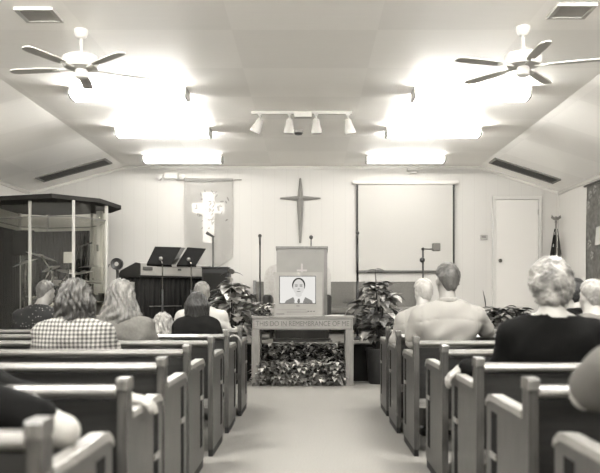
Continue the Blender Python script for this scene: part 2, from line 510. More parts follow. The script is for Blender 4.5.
        if st in ('short',):
            hh.cut(face)
            nape = hair.get('nape', -.075)
            hh.cut(lambda X, Y, Z: (lambda a, b_, c_: ((nape+np.clip((b_+.06)*1.1, 0, .08)+np.clip((np.abs(a)-.03)*1.5, 0, .06))-c_)*k*.6)(*loc(X, Y, Z)))
        elif st == 'bouffant':
            hh.cut(face)
            hh.cut(lambda X, Y, Z: (lambda a, b_, c_: ((-.10+np.clip((b_+.04)*1.2, 0, .06))-c_)*k)(*loc(X, Y, Z)))
        else:
            L = hair['len']
            hh.cut(face)
            for i in range(15):
                a = -1.75+3.5*i/14
                rr = random.uniform(-1, 1)
                p0 = H((.072*math.sin(a), -.015-.085*math.cos(a), .035))
                p1 = p0+np.array((.028*math.sin(a), -.018*math.cos(a), -.1*k))*hair.get('flare', 1)
                p2 = p1+np.array((.02*math.sin(a)*hair.get('flare', 1)+.012*rr, .012, -(L-.1)*(1-.22*abs(math.sin(a))**2)*(.93+.1*rr)))
                hh.cone(p0, p1, .026, .03, .02); hh.cone(p1, p2, .03, .017, .018)
        am = hair.get('rough', .003); fq = hair.get('fq', 24)
        if st == 'long' or hair.get('strand'):
            def strands(X, Y, Z):
                a = np.arctan2(X-hc[0], -(Y-hc[1])+.02)
                return am*np.sin(a*fq+5*np.sin((Z-hc[2])*22+a*2))+am*.7*np.sin(a*fq*2.3-(Z-hc[2])*40)
            hh.warp(strands)
        else:
            hh.warp(lambda X, Y, Z: am*(np.sin(X*150+3*np.sin(Z*70))*np.sin(Z*130+2*np.sin(X*60))+.8*np.sin(Y*120+X*90+Z*50)))
        to_obj('hair', hh.mesh(), hair['m'], t)
    return t

# ================================================================== SETTING
XL, XR, YF, YN = -4.78, 4.24, 12.95, -5.5
CL, CR, ZC, ZW = -3.15, 2.88, 3.33, 2.89
STY, STZ = 10.0, .50
white = mat('white paint', 238, .5)
M_wf = wallmat('far wall panelling', 226, 0); M_ws = wallmat('side wall panelling', 265, 1)
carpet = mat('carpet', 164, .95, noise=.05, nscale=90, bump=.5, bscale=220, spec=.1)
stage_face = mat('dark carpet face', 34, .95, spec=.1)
def gable(y0, y1):
    return [(XL, 0), (XR, 0), (XR, ZW), (CR, ZC), (CL, ZC), (XL, ZW)]
b = BM(); box(b, XL, XR, YN, YF, -.1, 0); struct(obj('floor', b, carpet), 'pale carpet of the aisle and nave', 'floor')
b = BM(); prism(b, gable(0, 0), 'y', YF, YF+.1); struct(obj('wall_far', b, M_wf), 'white panelled wall behind the stage', 'wall')
b = BM(); prism(b, gable(0, 0), 'y', YN-.1, YN); struct(obj('wall_near', b, M_ws), 'white wall behind the photographer', 'wall')
b = BM(); box(b, XL-.1, XL, YN, YF, 0, ZW); struct(obj('wall_left', b, M_ws), 'white left side wall', 'wall')
b = BM(); box(b, XR, XR+.1, YN, YF, 0, ZW); struct(obj('wall_right', b, M_ws), 'white right side wall', 'wall')
b = BM()
prism(b, [(XL-.1, ZW-.03), (CL, ZC), (CR, ZC), (XR+.1, ZW-.03), (XR+.1, ZW+.1), (CR, ZC+.13), (CL, ZC+.13), (XL-.1, ZW+.1)], 'y', YN, YF)
struct(obj('ceiling', b, ceilmat()), 'pale panelled ceiling with sloping sides', 'ceiling')
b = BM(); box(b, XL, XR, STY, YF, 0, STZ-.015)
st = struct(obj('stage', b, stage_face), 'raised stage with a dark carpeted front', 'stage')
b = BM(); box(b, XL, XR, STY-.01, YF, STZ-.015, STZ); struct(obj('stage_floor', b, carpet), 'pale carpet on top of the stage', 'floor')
# trims where wall meets ceiling
b = BM()
for (a, c) in (((XL, ZW), (CL, ZC)), ((CL, ZC), (CR, ZC)), ((CR, ZC), (XR, ZW))):
    prism(b, [(a[0], a[1]-.045), (c[0], c[1]-.045), (c[0], c[1]), (a[0], a[1])], 'y', YF-.02, YF)
struct(obj('trim_1', b, white))
b = BM(); box(b, XR-.02, XR, YN, YF-.02, ZW-.05, ZW); struct(obj('trim_2', b, white))
b = BM(); box(b, XL, XL+.02, YN, YF-.02, ZW-.05, ZW); struct(obj('trim_3', b, white))
b = BM(); box(b, XL, XR, YF-.015, YF, STZ, STZ+.1); struct(obj('baseboard_far', b, white))
b = BM(); box(b, XR-.015, XR, YN, STY-.01, 0, .1); struct(obj('baseboard_right', b, white))
b = BM(); box(b, XL, XL+.015, YN, STY-.01, 0, .1); struct(obj('baseboard_left', b, white))
# door
xd0, xd1 = 3.16, 3.875; zt = 2.755
door_m = mat('door paint', 250, .45)
b = BM(); box(b, xd0, xd1, YF-.035, YF-.005, STZ+.01, zt, .004)
door = struct(obj('door_1', b, door_m), 'plain pale flush door in the far wall', 'door')
b = BM()
box(b, xd0-.06, xd0-.004, YF-.05, YF-.001, STZ, zt+.06, .006); box(b, xd1+.004, xd1+.06, YF-.05, YF-.001, STZ, zt+.06, .006)
box(b, xd0-.06, xd1+.06, YF-.052, YF-.001, zt+.004, zt+.06, .006)
obj('door_frame', b, mat('door frame paint', 232, .4), door)
b = BM(); k = Vector((3.225, YF-.035, 1.72)); lathe(b, [(.03, 0), (.03, -.008), (.012, -.012), (.012, -.035), (.026, -.042), (.03, -.058), (.02, -.07)], k, 18, 'y')
obj('door_handle', b, mat('brass knob', 130, .25, .9), door, 'auto')
b = BM()
for zz in (.75, 1.6, 2.5): box(b, xd1-.004, xd1+.012, YF-.045, YF-.03, zz, zz+.09)
obj('hinge', b, mat('hinge metal', 150, .3, .8), door)

# ================================================================== CEILING THINGS
def diffuser_mat(k): return [emis('fluorescent lens', 254, TUBE*k*.38), emis('fluorescent lens side', 254, TUBE*k*2.0)]
diff_near = diffuser_mat(.8); diff_far = diffuser_mat(.16); diff_rear = diffuser_mat(2.0)
house_m = mat('fixture enamel', 205, .4)
def light(x, y, label, dm):
    t = thing('fluorescent_light', label, 'light', (x, y, ZC), 0, 'ceiling light fixtures')
    b = BM(); box(b, -.60, .60, -.12, .12, -.03, 0); obj('housing', b, house_m, t)
    b = BM()
    prof = [(-.13, -.03), (-.13, -.075), (-.112, -.098), (-.06, -.108), (0, -.11), (.06, -.108), (.112, -.098), (.13, -.075), (.13, -.03)]
    prism(b, prof, 'x', -.6, .6)
    for f in b.faces:
        f.normal_update()
        if abs(f.calc_center_median().y) > .1: f.material_index = 1
    obj('diffuser', b, dm, t)
    for s in (-1, 1):
        b = BM(); prism(b, [(-.138, 0), (-.138, -.078), (-.117, -.104), (-.06, -.116), (.06, -.116), (.117, -.104), (.138, -.078), (.138, 0)], 'x', s*.6, s*.622)
        obj('end_cap', b, house_m, t)
LX = {8.15: (-1.93, 1.72), 10.05: (-1.93, 1.62), 12.0: (-2.0, 1.50)}
rows = [(8.15, 'nearest row in view, beside the ceiling fan'), (10.05, 'middle row in view'), (12.0, 'farthest row, close to the far wall')]
for y, d in rows:
    for i, x in enumerate(LX[y]):
        light(x, y, '%s lit fluorescent ceiling light, %s' % (('left', 'right')[i], d), diff_far if y > 11 else diff_near)
for y in (4.1, 1.2, -2.2):
    for i, x in enumerate((-1.93, 1.65)):
        light(x, y, 'lit fluorescent ceiling light over the rear %s pews, outside the picture' % ('left', 'right')[i], diff_rear)

fan_m = mat('fan white', 250, .4)
def fan(x, y, label, ang):
    t = thing('ceiling_fan', label, 'fan', (x, y, ZC), 0, 'white ceiling fans')
    b = BM(); lathe(b, [(.058, 0), (.06, -.02), (.045, -.06), (.02, -.075)]); obj('canopy', b, fan_m, t, 'auto')
    b = BM(); tube(b, [(0,0,-.07), (0,0,-.22)], .014); obj('rod', b, fan_m, t, True)
    b = BM(); lathe(b, [(.03, -.2), (.12, -.215), (.15, -.235), (.152, -.295), (.135, -.32), (.07, -.33)]); obj('motor', b, fan_m, t, 'auto')
    b = BM(); lathe(b, [(.045, -.33), (.052, -.345), (.052, -.395), (.03, -.41)]); obj('switch_cup', b, fan_m, t, 'auto')
    for i in range(5):
        a = ang+2*PI*i/5
        R = Matrix.Rotation(a, 4, 'Z') @ Matrix.Rotation(math.radians(6), 4, 'X')
        b = BM(); v = []
        for xx, w2 in ((.2, .036), (.3, .045), (.45, .049), (.56, .048), (.60, .04), (.62, .02)): v.append((xx, w2))
        prism(b, v+[(p[0], -p[1]) for p in reversed(v)], 'z', -.004, .004)
        bmesh.ops.transform(b, matrix=Matrix.Translation((0, 0, -.325)) @ R, verts=b.verts)
        bl = obj('blade', b, fan_m, t)
        b = BM(); tube(b, [(.09, 0, 0), (.16, 0, -.004), (.24, 0, 0)], [.012, .01, .014], 8)
        bmesh.ops.transform(b, matrix=Matrix.Translation((0, 0, -.322)) @ R, verts=b.verts)
        obj('blade_iron', b, fan_m, bl)
fan(-1.90, 6.31, 'white five-bladed ceiling fan on a short rod, left side', .5)
fan(1.75, 6.24, 'white five-bladed ceiling fan on a short rod, right side', .95)

def vent(x, y, label, sz=(.15, .14)):
    t = thing('ceiling_vent', label, 'vent', (x, y, ZC), 0, 'square ceiling vents')
    b = BM()
    a, c = sz
    for q in ((-a, a, -c, -c+.03), (-a, a, c-.03, c), (-a, -a+.03, -c+.03, c-.03), (a-.03, a, -c+.03, c-.03)): box(b, q[0], q[1], q[2], q[3], -.022, 0)
    obj('frame', b, mat('vent enamel', 225, .5), t)
    b = BM(); box(b, -a+.03, a-.03, -c+.03, c-.03, -.004, 0); obj('duct', b, mat('duct mid', 120, .8), t)
    b = BM()
    n = 9
    for i in range(n):
        yy = -c+.04+(2*c-.08)*i/(n-1)
        prism(b, [(yy-.011, -.006), (yy+.009, -.018), (yy+.011, -.016), (yy-.009, -.004)], 'x', -a+.03, a-.03)
    obj('slats', b, mat('vent enamel', 225, .5), t)
vent(-2.12, 5.95, 'pale square ceiling vent at top left, above the left fan')
vent(2.02, 5.87, 'pale square ceiling vent at top right, above the right fan')

# long dark return grilles on the slopes
gr_m = mat('grille dark', 88, .6)
def slope_grille(s, label):
    if s > 0: p0, p1 = Vector((2.93, 0, 0)), Vector((3.98, 0, 0)); zz = lambda x: ZC-(x-CR)*(ZC-ZW)/(XR-CR)
    else: p0, p1 = Vector((-4.36, 0, 0)), Vector((-3.24, 0, 0)); zz = lambda x: ZC-(CL-x)*(ZC-ZW)/(CL-XL)
    t = thing('ceiling_grille', label, 'vent', ((p0.x+p1.x)/2, 12.25, zz((p0.x+p1.x)/2)), 0, 'long dark ceiling grilles')
    c = t.location
    def strip(x0, x1, y0, y1, dz0, dz1, bb):
        prism(bb, [(x0-c.x, zz(x0)-c.z-dz0), (x1-c.x, zz(x1)-c.z-dz0), (x1-c.x, zz(x1)-c.z-dz1), (x0-c.x, zz(x0)-c.z-dz1)], 'y', y0, y1)
    b = BM(); strip(p0.x, p1.x, -.21, -.18, 0, .02, b); strip(p0.x, p1.x, .18, .21, 0, .02, b)
    strip(p0.x, p0.x+.03, -.18, .18, 0, .02, b); strip(p1.x-.03, p1.x, -.18, .18, 0, .02, b)
    obj('frame', b, mat('grille frame', 150, .5), t)
    b = BM(); strip(p0.x+.03, p1.x-.03, -.18, .18, .0, .004, b); obj('duct', b, mat('duct dark', 60, .8), t)
    b = BM()
    for i in range(10):
        yy = -.16+.32*i/9; strip(p0.x+.03, p1.x-.03, yy-.008, yy+.008, .005, .014, b)
    obj('slats', b, gr_m, t)
slope_grille(-1, 'long dark air grille on the left ceiling slope')
slope_grille(1, 'long dark air grille on the right ceiling slope')

# track light
TY = 9.1
t = thing('track_light', 'white four-spot track light on the middle of the ceiling', 'light', (-.1, TY, ZC))
tr_m = mat('track white', 222, .4)
b = BM(); box(b, -.60, .60, -.02, .02, -.035, 0, .004); obj('track', b, tr_m, t)
b = BM(); box(b, -.09, .12, -.05, .05, -.075, -.02, .006); obj('junction_box', b, mat('junction white', 238, .4), t)
for i, (px, tx, ty) in enumerate(((260, -.5, .15), (289.5, -.05, .1), (316, .05, .1), (348, .2, .2))):
    x = (px-310)*TY/F+.1
    b = BM(); tube(b, [(x, 0, -.03), (x, 0, -.11)], .012); box(b, x-.02, x+.02, -.02, .02, -.06, -.03)
    h = obj('spot_stem', b, tr_m, t)
    d = Vector((tx, ty, -1)).normalized(); rq = d.to_track_quat('Z', 'Y').to_matrix()
    b = BM(); lathe(b, [(.03, -.02), (.042, .0), (.046, .05), (.06, .10), (.066, .15), (.06, .155), (.052, .14)], (x, 0, -.11), 20, 'z', rq)
    obj('spot_head', b, tr_m, t, 'auto')
t = thing('smoke_detector', 'small round smoke detector on the ceiling behind the track light', 'smoke detector', (-.155, 10.15, ZC))
b = BM(); lathe(b, [(.065, 0), (.065, -.02), (.05, -.04), (.03, -.045)]); obj('body', b, mat('detector white', 215, .5), t, 'auto')
b = BM(); lathe(b, [(.052, -.034), (.06, -.0345), (.045, -.056), (.02, -.058)]); obj('grille', b, mat('detector dark', 70, .5), t, 'auto')

# ================================================================== FAR WALL
steel = mat('grey metal', 120, .35, .7); black = mat('black metal', 26, .4); chrome = mat('chrome', 190, .18, .95)
# cross
t = thing('wall_cross', 'tapered pointed wooden cross on the white far wall above the pulpit', 'cross', (-.165, YF-.04, 2.78))
cw = wood('cross wood', 158, .08)
def spike(bm, dirv, L, wid, dep):
    d = Vector(dirv); s = Vector((0, 1, 0)).cross(d)
    base = [bm.verts.new(q) for q in (s*wid, Vector((0, -dep, 0)), -s*wid, Vector((0, dep*.6, 0)))]
    e = [bm.verts.new(d*L+q*.28) for q in (s*wid, Vector((0, -dep, 0)), -s*wid, Vector((0, dep*.6, 0)))]
    for i in range(4): bm.faces.new((base[i], base[(i+1)%4], e[(i+1)%4], e[i]))
    bm.faces.new(e); bm.faces.new(base[::-1])
b = BM(); spike(b, (0,0,1), .345, .05, .05); spike(b, (0,0,-1), .76, .06, .05); obj('upright', b, cw, t)
b = BM(); spike(b, (1,0,0), .345, .048, .046); spike(b, (-1,0,0), .345, .048, .046); obj('crossbar', b, cw, t)
# projection screen
t = thing('projection_screen', 'large white projection screen with dark side edges on the far wall', 'screen', (1.62, YF-.06, 2.27))
b = BM(); box(b, -.80, .80, -.005, .005, -.72, .74); obj('fabric', b, mat('screen white', 210, .7), t)
b = BM()
for x in (-.835, .80): box(b, x, x+.032, -.008, .008, -.72, .74)
obj('border', b, mat('screen border', 45, .6), t)
b = BM(); box(b, -.84, .84, -.02, .02, -.75, -.715, .006); obj('bottom_bar', b, mat('screen bar', 95, .4), t)
b = BM(); box(b, -.90, .90, -.045, .055, .74, .80, .015); obj('case', b, mat('screen case', 236, .4), t)
# banner on far wall
def cloth_grid(x0, x1, z0, z1, fy, nx=28, nz=30, bot=None, th=.006):
    bm = BM(); vs = []
    for j in range(nz+1):
        row = []
        for i in range(nx+1):
            u = i/nx; v = j/nz; zb = z0+(bot(u) if bot else 0)
            x = x0+(x1-x0)*u; z = z1+(zb-z1)*v
            row.append(bm.verts.new((x, fy(u, v), z)))
        vs.append(row)
    for j in range(nz):
        for i in range(nx): bm.faces.new((vs[j][i], vs[j+1][i], vs[j+1][i+1], vs[j][i+1]))
    r = bmesh.ops.solidify(bm, geom=bm.faces[:], thickness=th)
    return bm
t = thing('wall_banner', 'pale hanging fabric banner with a light leafy cross on the far wall', 'banner', (-1.72, YF-.05, 2.30))
bx0, bx1, bz0, bz1 = -.41, .41, -.62, .78
fy = lambda u, v: -.035*(math.sin(u*9+v*3.2)*(.25+v)*.5+.6*math.sin(u*16-v*5)*v*.5)+.0
b = cloth_grid(bx0, bx1, bz0, bz1, fy, bot=lambda u: -.16*math.sin(PI*(u*.9+.05))**1+.12*u)
bn = obj('cloth', b, mat('banner cloth', 262, .6, noise=.05, nscale=4), t, True)
pale = mat('banner applique', 250, .7)
def applique(polys, name, m, par):
    bm = BM()
    for poly in polys:
        cx = sum(p[0] for p in poly)/len(poly); cz = sum(p[1] for p in poly)/len(poly)
        u = (cx-bx0)/(bx1-bx0); v = (bz1-cz)/(bz1-bz0); yy = fy(u, v)
        vs = [bm.verts.new((p[0], fy((p[0]-bx0)/(bx1-bx0), (bz1-p[1])/(bz1-bz0))-.009, p[1])) for p in poly]
        bm.faces.new(vs)
    bmesh.ops.triangulate(bm, faces=bm.faces[:])
    bmesh.ops.solidify(bm, geom=bm.faces[:], thickness=.004)
    return obj(name, bm, m, par)
def cells(x0, x1, z0, z1, n, m_):
    return [[(x0+(x1-x0)*i/n, z0+(z1-z0)*j/m_), (x0+(x1-x0)*(i+1)/n, z0+(z1-z0)*j/m_), (x0+(x1-x0)*(i+1)/n, z0+(z1-z0)*(j+1)/m_), (x0+(x1-x0)*i/n, z0+(z1-z0)*(j+1)/m_)] for i in range(n) for j in range(m_)]
applique(cells(-.10, .10, -.28, .58, 4, 14)+cells(-.28, -.10, .22, .40, 4, 4)+cells(.10, .28, .22, .40, 4, 4), 'cross_applique', pale, t)
lv = []
r5 = random.Random(5)
for i in range(46):
    a = r5.uniform(0, 2*PI); rr = r5.uniform(.03, .2); cx = rr*math.cos(a)*1.3; cz = .34+rr*math.sin(a)*1.3
    if i > 34: cx = r5.uniform(-.1, .12); cz = r5.uniform(-.28, .2)
    if i > 42: cx = r5.uniform(.28, .36); cz = r5.uniform(.0, .6)
    b_ = r5.uniform(0, PI); L = r5.uniform(.03, .055); w2 = .013
    lv.append([(cx+L*math.cos(b_)*p+w2*math.sin(b_)*q, cz+L*math.sin(b_)*p-w2*math.cos(b_)*q) for p, q in ((-1, 0), (-.3, 1), (.3, 1), (1, 0), (.3, -1), (-.3, -1))])
applique(lv, 'leaf_applique', mat('banner leaves', 190, .7), t)
for i, ch in enumerate('HE IS RISEN'):
    pass
tm = text_mesh('lettering', 'HE IS RISEN', .115, .002, pale, t, (.0, -.05, -.50), (PI/2, 0, 0), .66)
b = BM(); tube(b, [(-.56, 0, .80), (.56, 0, .80)], .012); obj('rod', b, mat('rod pale', 215, .4), t, True)
b = BM(); box(b, -.41, .41, -.02, .02, .765, .815, .008); obj('sleeve', b, mat('banner sleeve', 150, .7), t)
# emergency light, wall boxes
t = thing('emergency_light', 'white twin-head emergency light high on the far wall above the banner', 'light', (-2.36, YF-.04, 3.17))
b = BM(); box(b, -.12, .12, -.03, .04, -.06, .06, .01); obj('case', b, mat('emergency case', 232, .4), t)
for s in (-1, 1):
    b = BM(); lathe(b, [(.035, .05), (.05, .0), (.055, -.05), (.045, -.052)], (s*.19, -.02, -.03), 18, 'y'); box(b, min(s*.10, s*.19), max(s*.10, s*.19), -.01, .01, -.02, 0)
    obj('lamp_head', b, mat('emergency head', 205, .4), t, 'auto')
t = thing('wall_sensor', 'small white box on the far wall above the projection screen', 'sensor', (1.745, YF-.045, 3.27))
b = BM(); box(b, -.10, .10, -.04, .045, -.03, .03, .012); obj('case', b, mat('sensor white', 222, .4), t)
b = BM(); box(b, -.06, .06, -.045, -.02, -.075, -.03, .01); obj('lens', b, mat('sensor lens', 200, .3), t)
t = thing('thermostat', 'small pale thermostat on the far wall left of the door', 'thermostat', (2.96, YF-.02, 2.12))
b = BM(); box(b, -.06, .06, -.015, .02, -.045, .045, .008); obj('case', b, mat('thermostat beige', 185, .4), t)
b = BM(); box(b, -.04, .03, -.018, -.012, -.015, .025); obj('display', b, mat('thermostat display', 140, .3), t)
t = thing('wall_plug_box', 'tiny white fitting on the wall at the upper right screen corner', 'fitting', (2.44, YF-.03, 3.03))
b = BM(); box(b, -.05, .05, -.02, .03, -.03, .03, .008); obj('case', b, mat('fitting white', 215, .4), t)
b = BM(); lathe(b, [(.012, 0), (.012, -.05), (.006, -.055)], (.02, -.01, .03), 12, 'y'); obj('knob', b, mat('fitting dark', 90, .4), t)

# bench behind the pulpit
uph = mat('bench upholstery', 128, .85, noise=.06, nscale=60, bump=.2, bscale=200)
t = thing('choir_bench', 'long grey upholstered bench against the far wall behind the pulpit', 'bench', (.55, 12.35, STZ))
b = BM(); prism(b, [(.28, .42), (.36, .86), (.44, .86), (.40, .36)], 'x', -1.45, 1.28); obj('backrest', b, uph, t)
b = BM(); box(b, -1.45, 1.28, -.16, .36, .34, .44, .02); obj('seat', b, mat('bench seat', 150, .85, noise=.05, nscale=60), t)
for x in (-1.5, 1.28):
    b = BM(); prism(b, [(-.2, 0), (.42, 0), (.46, .88), (.34, .88), (.30, .66), (-.18, .62)], 'x', x, x+.05); obj('end_panel', b, wood('bench wood', 95), t)
b = BM(); box(b, -1.45, 1.28, -.12, -.09, .12, .34); obj('front_rail', b, wood('bench wood', 95), t)

# armchair behind the pulpit
t = thing('armchair', 'pale upholstered armchair half hidden behind the pulpit', 'armchair', (-.19, 11.3, STZ))
ac = mat('armchair fabric', 214, .85, noise=.05, nscale=30)
b = BM(); prism(b, [(-.50, .35), (.50, .35), (.51, .92), (.49, 1.02), (.42, 1.09), (.3, 1.11), (-.3, 1.11), (-.42, 1.07), (-.49, .98), (-.51, .85)], 'y', .2, .36); obj('backrest', b, ac, t)
b = BM(); box(b, -.4, .4, -.3, .2, .22, .45, .04); obj('seat', b, ac, t)
for s in (-1, 1):
    b = BM(); box(b, min(s*.38, s*.5), max(s*.38, s*.5), -.32, .22, .1, .64, .04); obj('armrest', b, mat('armchair arm', 60, .7), t)
for x in (-.38, .38):
    for y in (-.25, .26):
        b = BM(); tube(b, [(x, y, 0), (x, y, .26)], [.02, .03], 10); obj('leg', b, wood('bench wood', 95), t)

# pulpit
PY = 10.35
pw = mat('pulpit wood', 148, .45, noise=.03, nscale=7)
t = thing('pulpit', 'tall plain wooden pulpit at the front of the stage behind the television', 'pulpit', (-.11, PY, STZ))
b = BM(); box(b, -.335, .30, -.02, 0, .16, 1.27); obj('front_panel', b, pw, t)
pwd = wood('pulpit trim wood', 122, .12)
for x in (-.345, .30):
    b = BM(); box(b, x, x+.045, -.015, .42, .16, 1.27); obj('side_panel', b, pwd if x > 0 else pw, t)
b = BM(); prism(b, [(-.04, 1.265), (.46, 1.2), (.46, 1.225), (-.04, 1.295)], 'x', -.355, .355); obj('top', b, pwd, t)
b = BM(); box(b, -.36, .36, -.07, .44, .05, .16, .006); box(b, -.39, .39, -.1, .46, 0, .05, .006); obj('base', b, wood('pulpit base wood', 70, .1), t)
b = BM(); box(b, -.012, .012, -.035, -.02, .78, 1.06); box(b, -.07, .07, -.034, -.02, .955, .98); obj('cross_emblem', b, mat('emblem pale', 190, .4), t)
b = BM(); box(b, -.3, .3, .0, .40, .7, .72); obj('shelf', b, pw, t)

def straight_mic(x, y, ztop, label, z0=STZ, r=.011):
    t = thing('microphone_stand', label, 'microphone stand', (x, y, z0))
    b = BM(); lathe(b, [(.13, 0), (.13, .015), (.03, .03), (.02, .05)]); obj('base', b, black, t, 'auto')
    h = ztop-z0
    b = BM(); tube(b, [(0,0,.03), (0,0,h*.55)], r+.004); tube(b, [(0,0,h*.55), (0,0,h-.12)], r); obj('pole', b, black, t, True)
    m = BM(); tube(m, [(0, 0, h-.13), (0, -.02, h-.02)], [.012, .017], 10); sphere(m, Vector((0, -.022, h)), .027, 12); obj('microphone', m, mat('microphone grey', 60, .4), t, True)
    return t
p = W(260, 236, 10.9); straight_mic(p.x, p.y, p.z, 'slim straight microphone stand just left of the pulpit')
p = W(357.5, 233, 10.9); straight_mic(p.x, p.y, p.z, 'slim straight microphone stand in front of left screen edge', r=.016)
t = thing('microphone', 'gooseneck microphone rising from the pulpit top', 'microphone', (.015, PY+.1, STZ+1.27))
p = W(311, 238, PY+.1)-Vector(t.location)
b = BM(); tube(b, [(0,0,0), (0, 0, p.z*.6), (0, -.01, p.z)], .008); obj('gooseneck', b, black, t, True)
b = BM(); sphere(b, Vector((0, -.015, p.z+.01)), .028, 12); obj('foam_head', b, mat('microphone grey', 60, .4), t, True)
# boom mic at right
t = thing('microphone_stand', 'microphone stand with a sideways arm and square foam head before the screen', 'microphone stand', (W(423, 0, 11).x, 11.0, STZ))
zt_ = W(0, 249, 11).z-STZ
b = BM(); lathe(b, [(.14, 0), (.14, .015), (.03, .03)]); obj('base', b, black, t, 'auto')
b = BM(); tube(b, [(0,0,.02), (0,0,zt_)], .014); obj('pole', b, black, t, True)
b = BM(); sphere(b, Vector((-.01, 0, zt_-.16)), .04, 12); sphere(b, Vector((0, 0, zt_)), .025, 10); obj('clutch', b, black, t, True)
b = BM(); tube(b, [(0, 0, zt_), (.16, 0, zt_)], .011); obj('arm', b, steel, t, True)
b = BM(); box(b, .14, .245, -.05, .05, zt_-.03, zt_+.085, .012); obj('foam_head', b, mat('foam grey', 110, .9), t)
# bent mic on the left
t = thing('microphone_stand', 'tall microphone stand with a bent top in front of the banner', 'microphone stand', (W(213, 0, 11.6).x, 11.6, STZ))
zt_ = W(0, 236, 11.6).z-STZ
b = BM(); lathe(b, [(.15, 0), (.15, .015), (.03, .03)]); obj('base', b, black, t, 'auto')
b = BM(); tube(b, [(0,0,.02), (0,0,zt_)], .017); obj('pole', b, mat('stand grey', 105, .4, .4), t, True)
b = BM(); tube(b, [(.02, 0, zt_-.02), (-.10, -.03, zt_+.05)], [.014, .026], 10); obj('microphone', b, mat('microphone grey', 60, .4), t, True)

# flag
t = thing('flag', 'furled striped flag on a pole in the corner right of the door', 'flag', (W(556, 0, 12.6).x, 12.6, STZ))
zf = W(0, 218, 12.6).z-STZ
b = BM(); lathe(b, [(.12, 0), (.12, .02), (.05, .07), (.03, .1)]); obj('base', b, mat('flag brass', 150, .3, .7), t, 'auto')
b = BM(); tube(b, [(0,0,.05), (0,0,zf-.06)], .014); obj('pole', b, wood('flag pole wood', 130), t, True)
b = BM(); sphere(b, Vector((0,0,zf)), .03, 10, (1,.5,1)); tube(b, [(0,0,zf-.08), (0,0,zf-.02)], [.025,.01]); 
prism(b, [(0, zf-.02), (.07, zf+.05), (.085, zf+.0), (.03, zf-.04)], 'y', -.008, .008); prism(b, [(0, zf-.02), (-.07, zf+.05), (-.085, zf+.0), (-.03, zf-.04)], 'y', -.008, .008)
obj('finial', b, mat('flag brass', 150, .3, .7), t, 'auto')
bm = BM(); n = 72; rings = []
for j in range(25):
    v = j/24; z = zf-.18-v*1.25; R0 = .025+.075*min(1, v*2.2)
    rings.append([bm.verts.new((R0*(1+.35*math.sin(6*a+v*1.5))*math.cos(a)*.95, R0*(1+.35*math.sin(6*a+v*1.5))*math.sin(a)*.8, z-.05*math.cos(a)*v)) for a in [2*PI*k/n for k in range(n)]])
for j in range(24):
    for k in range(n):
        f = bm.faces.new((rings[j][k], rings[j+1][k], rings[j+1][(k+1)%n], rings[j][(k+1)%n]))
        ang = 360*k/n
        can = 150 < ang < 245 and j < 17
        f.material_index = 2 if can else ((k+j//2)//5) % 2
        if can and (j % 4 == 1) and (k % 4 == 1): f.material_index = 1
obj('cloth', bm, [mat('flag stripe dark', 75, .8), mat('flag stripe pale', 250, .8), mat('flag canton', 40, .8)], t, True)

# banner on the right wall
t = thing('wall_banner', 'dark fabric banner with a white bell shape on the right side wall', 'banner', (XR-.03, 10.7, 2.0))
bm = BM(); nx, nz = 20, 24; g = []
for j in range(nz+1):
    g.append([bm.verts.new((-.018*math.sin(i/nx*14+j*.1)-.02, .8-1.6*i/nx, .77-1.77*j/nz)) for i in range(nx+1)])
for j in range(nz):
    for i in range(nx): bm.faces.new((g[j][i], g[j][i+1], g[j+1][i+1], g[j+1][i]))
bmesh.ops.solidify(bm, geom=bm.faces[:], thickness=.006)
obj('cloth', bm, mat('dark banner cloth', 178, .85, noise=.12, nscale=14), t, True)
b = BM(); tube(b, [(-.02, .9, .79), (-.02, -.9, .79)], .016); obj('rod', b, mat('banner rod', 120, .5), t, True)
b = BM(); prism(b, [(.14, -.14), (.38, -.14), (.33, .12), (.19, .12)], 'x', -.055, -.045); obj('bell_applique', b, mat('bell white', 238, .7), t)
b = BM()
for (yy, zz) in ((.58, .62), (.4, .68), (.62, -.1), (.52, -.28), (.2, .5), (0, -.2), (.66,.48)):
    for a in range(5):
        an = a*2*PI/5
        prism(b, [(yy+.045*math.cos(an)+.02*math.cos(an+q*PI/3), zz+.045*math.sin(an)+.02*math.sin(an+q*PI/3)) for q in range(6)], 'x', -.052, -.046)
obj('flower_applique', b, mat('flower applique', 195, .7), t)

# ================================================================== DRUM BOOTH
t = thing('drum_booth', 'clear panelled drum booth with a dark octagonal roof on the left of the stage', 'drum booth', (-3.85, 11.35, STZ))
poly = [(-4.45, 10.62), (-3.5, 10.3), (-2.99, 10.83), (-2.90, 11.67), (-3.2, 12.2), (-4.35, 12.62), (-4.72, 12.3), (-4.72, 11.0)]
pl = [(x+3.85, y-11.35) for x, y in poly]
zr = 2.45-STZ
b = BM(); prism(b, pl, 'z', zr, zr+.06); obj('roof', b, mat('booth roof', 50, .8, noise=.08, nscale=8), t)
post = mat('booth post', 205, .4)
def inset(p): return (p[0]*.93, p[1]*.93)
ps = [inset(p) for p in pl]
mids = []
acr = clear('clear acrylic', .05)
posts = [((30-310)*10.62/F+3.85, 10.62-11.35, .018), ((73.5-310)*10.55/F+3.85, 10.55-11.35, .017), (-3.0+3.85, 11.2-11.35, .022), (-3.29+3.85, 11.9-11.35, .05), (-3.5+3.85, 12.2-11.35, .02), (-4.3+3.85, 12.45-11.35, .02), (-4.66+3.85, 12.2-11.35, .02), (-4.66+3.85, 11.05-11.35, .02)]
for x, y, r in posts:
    b = BM(); box(b, x-r, x+r, y-.02, y+.02, 0, zr, .004); obj('post', b, post, t)
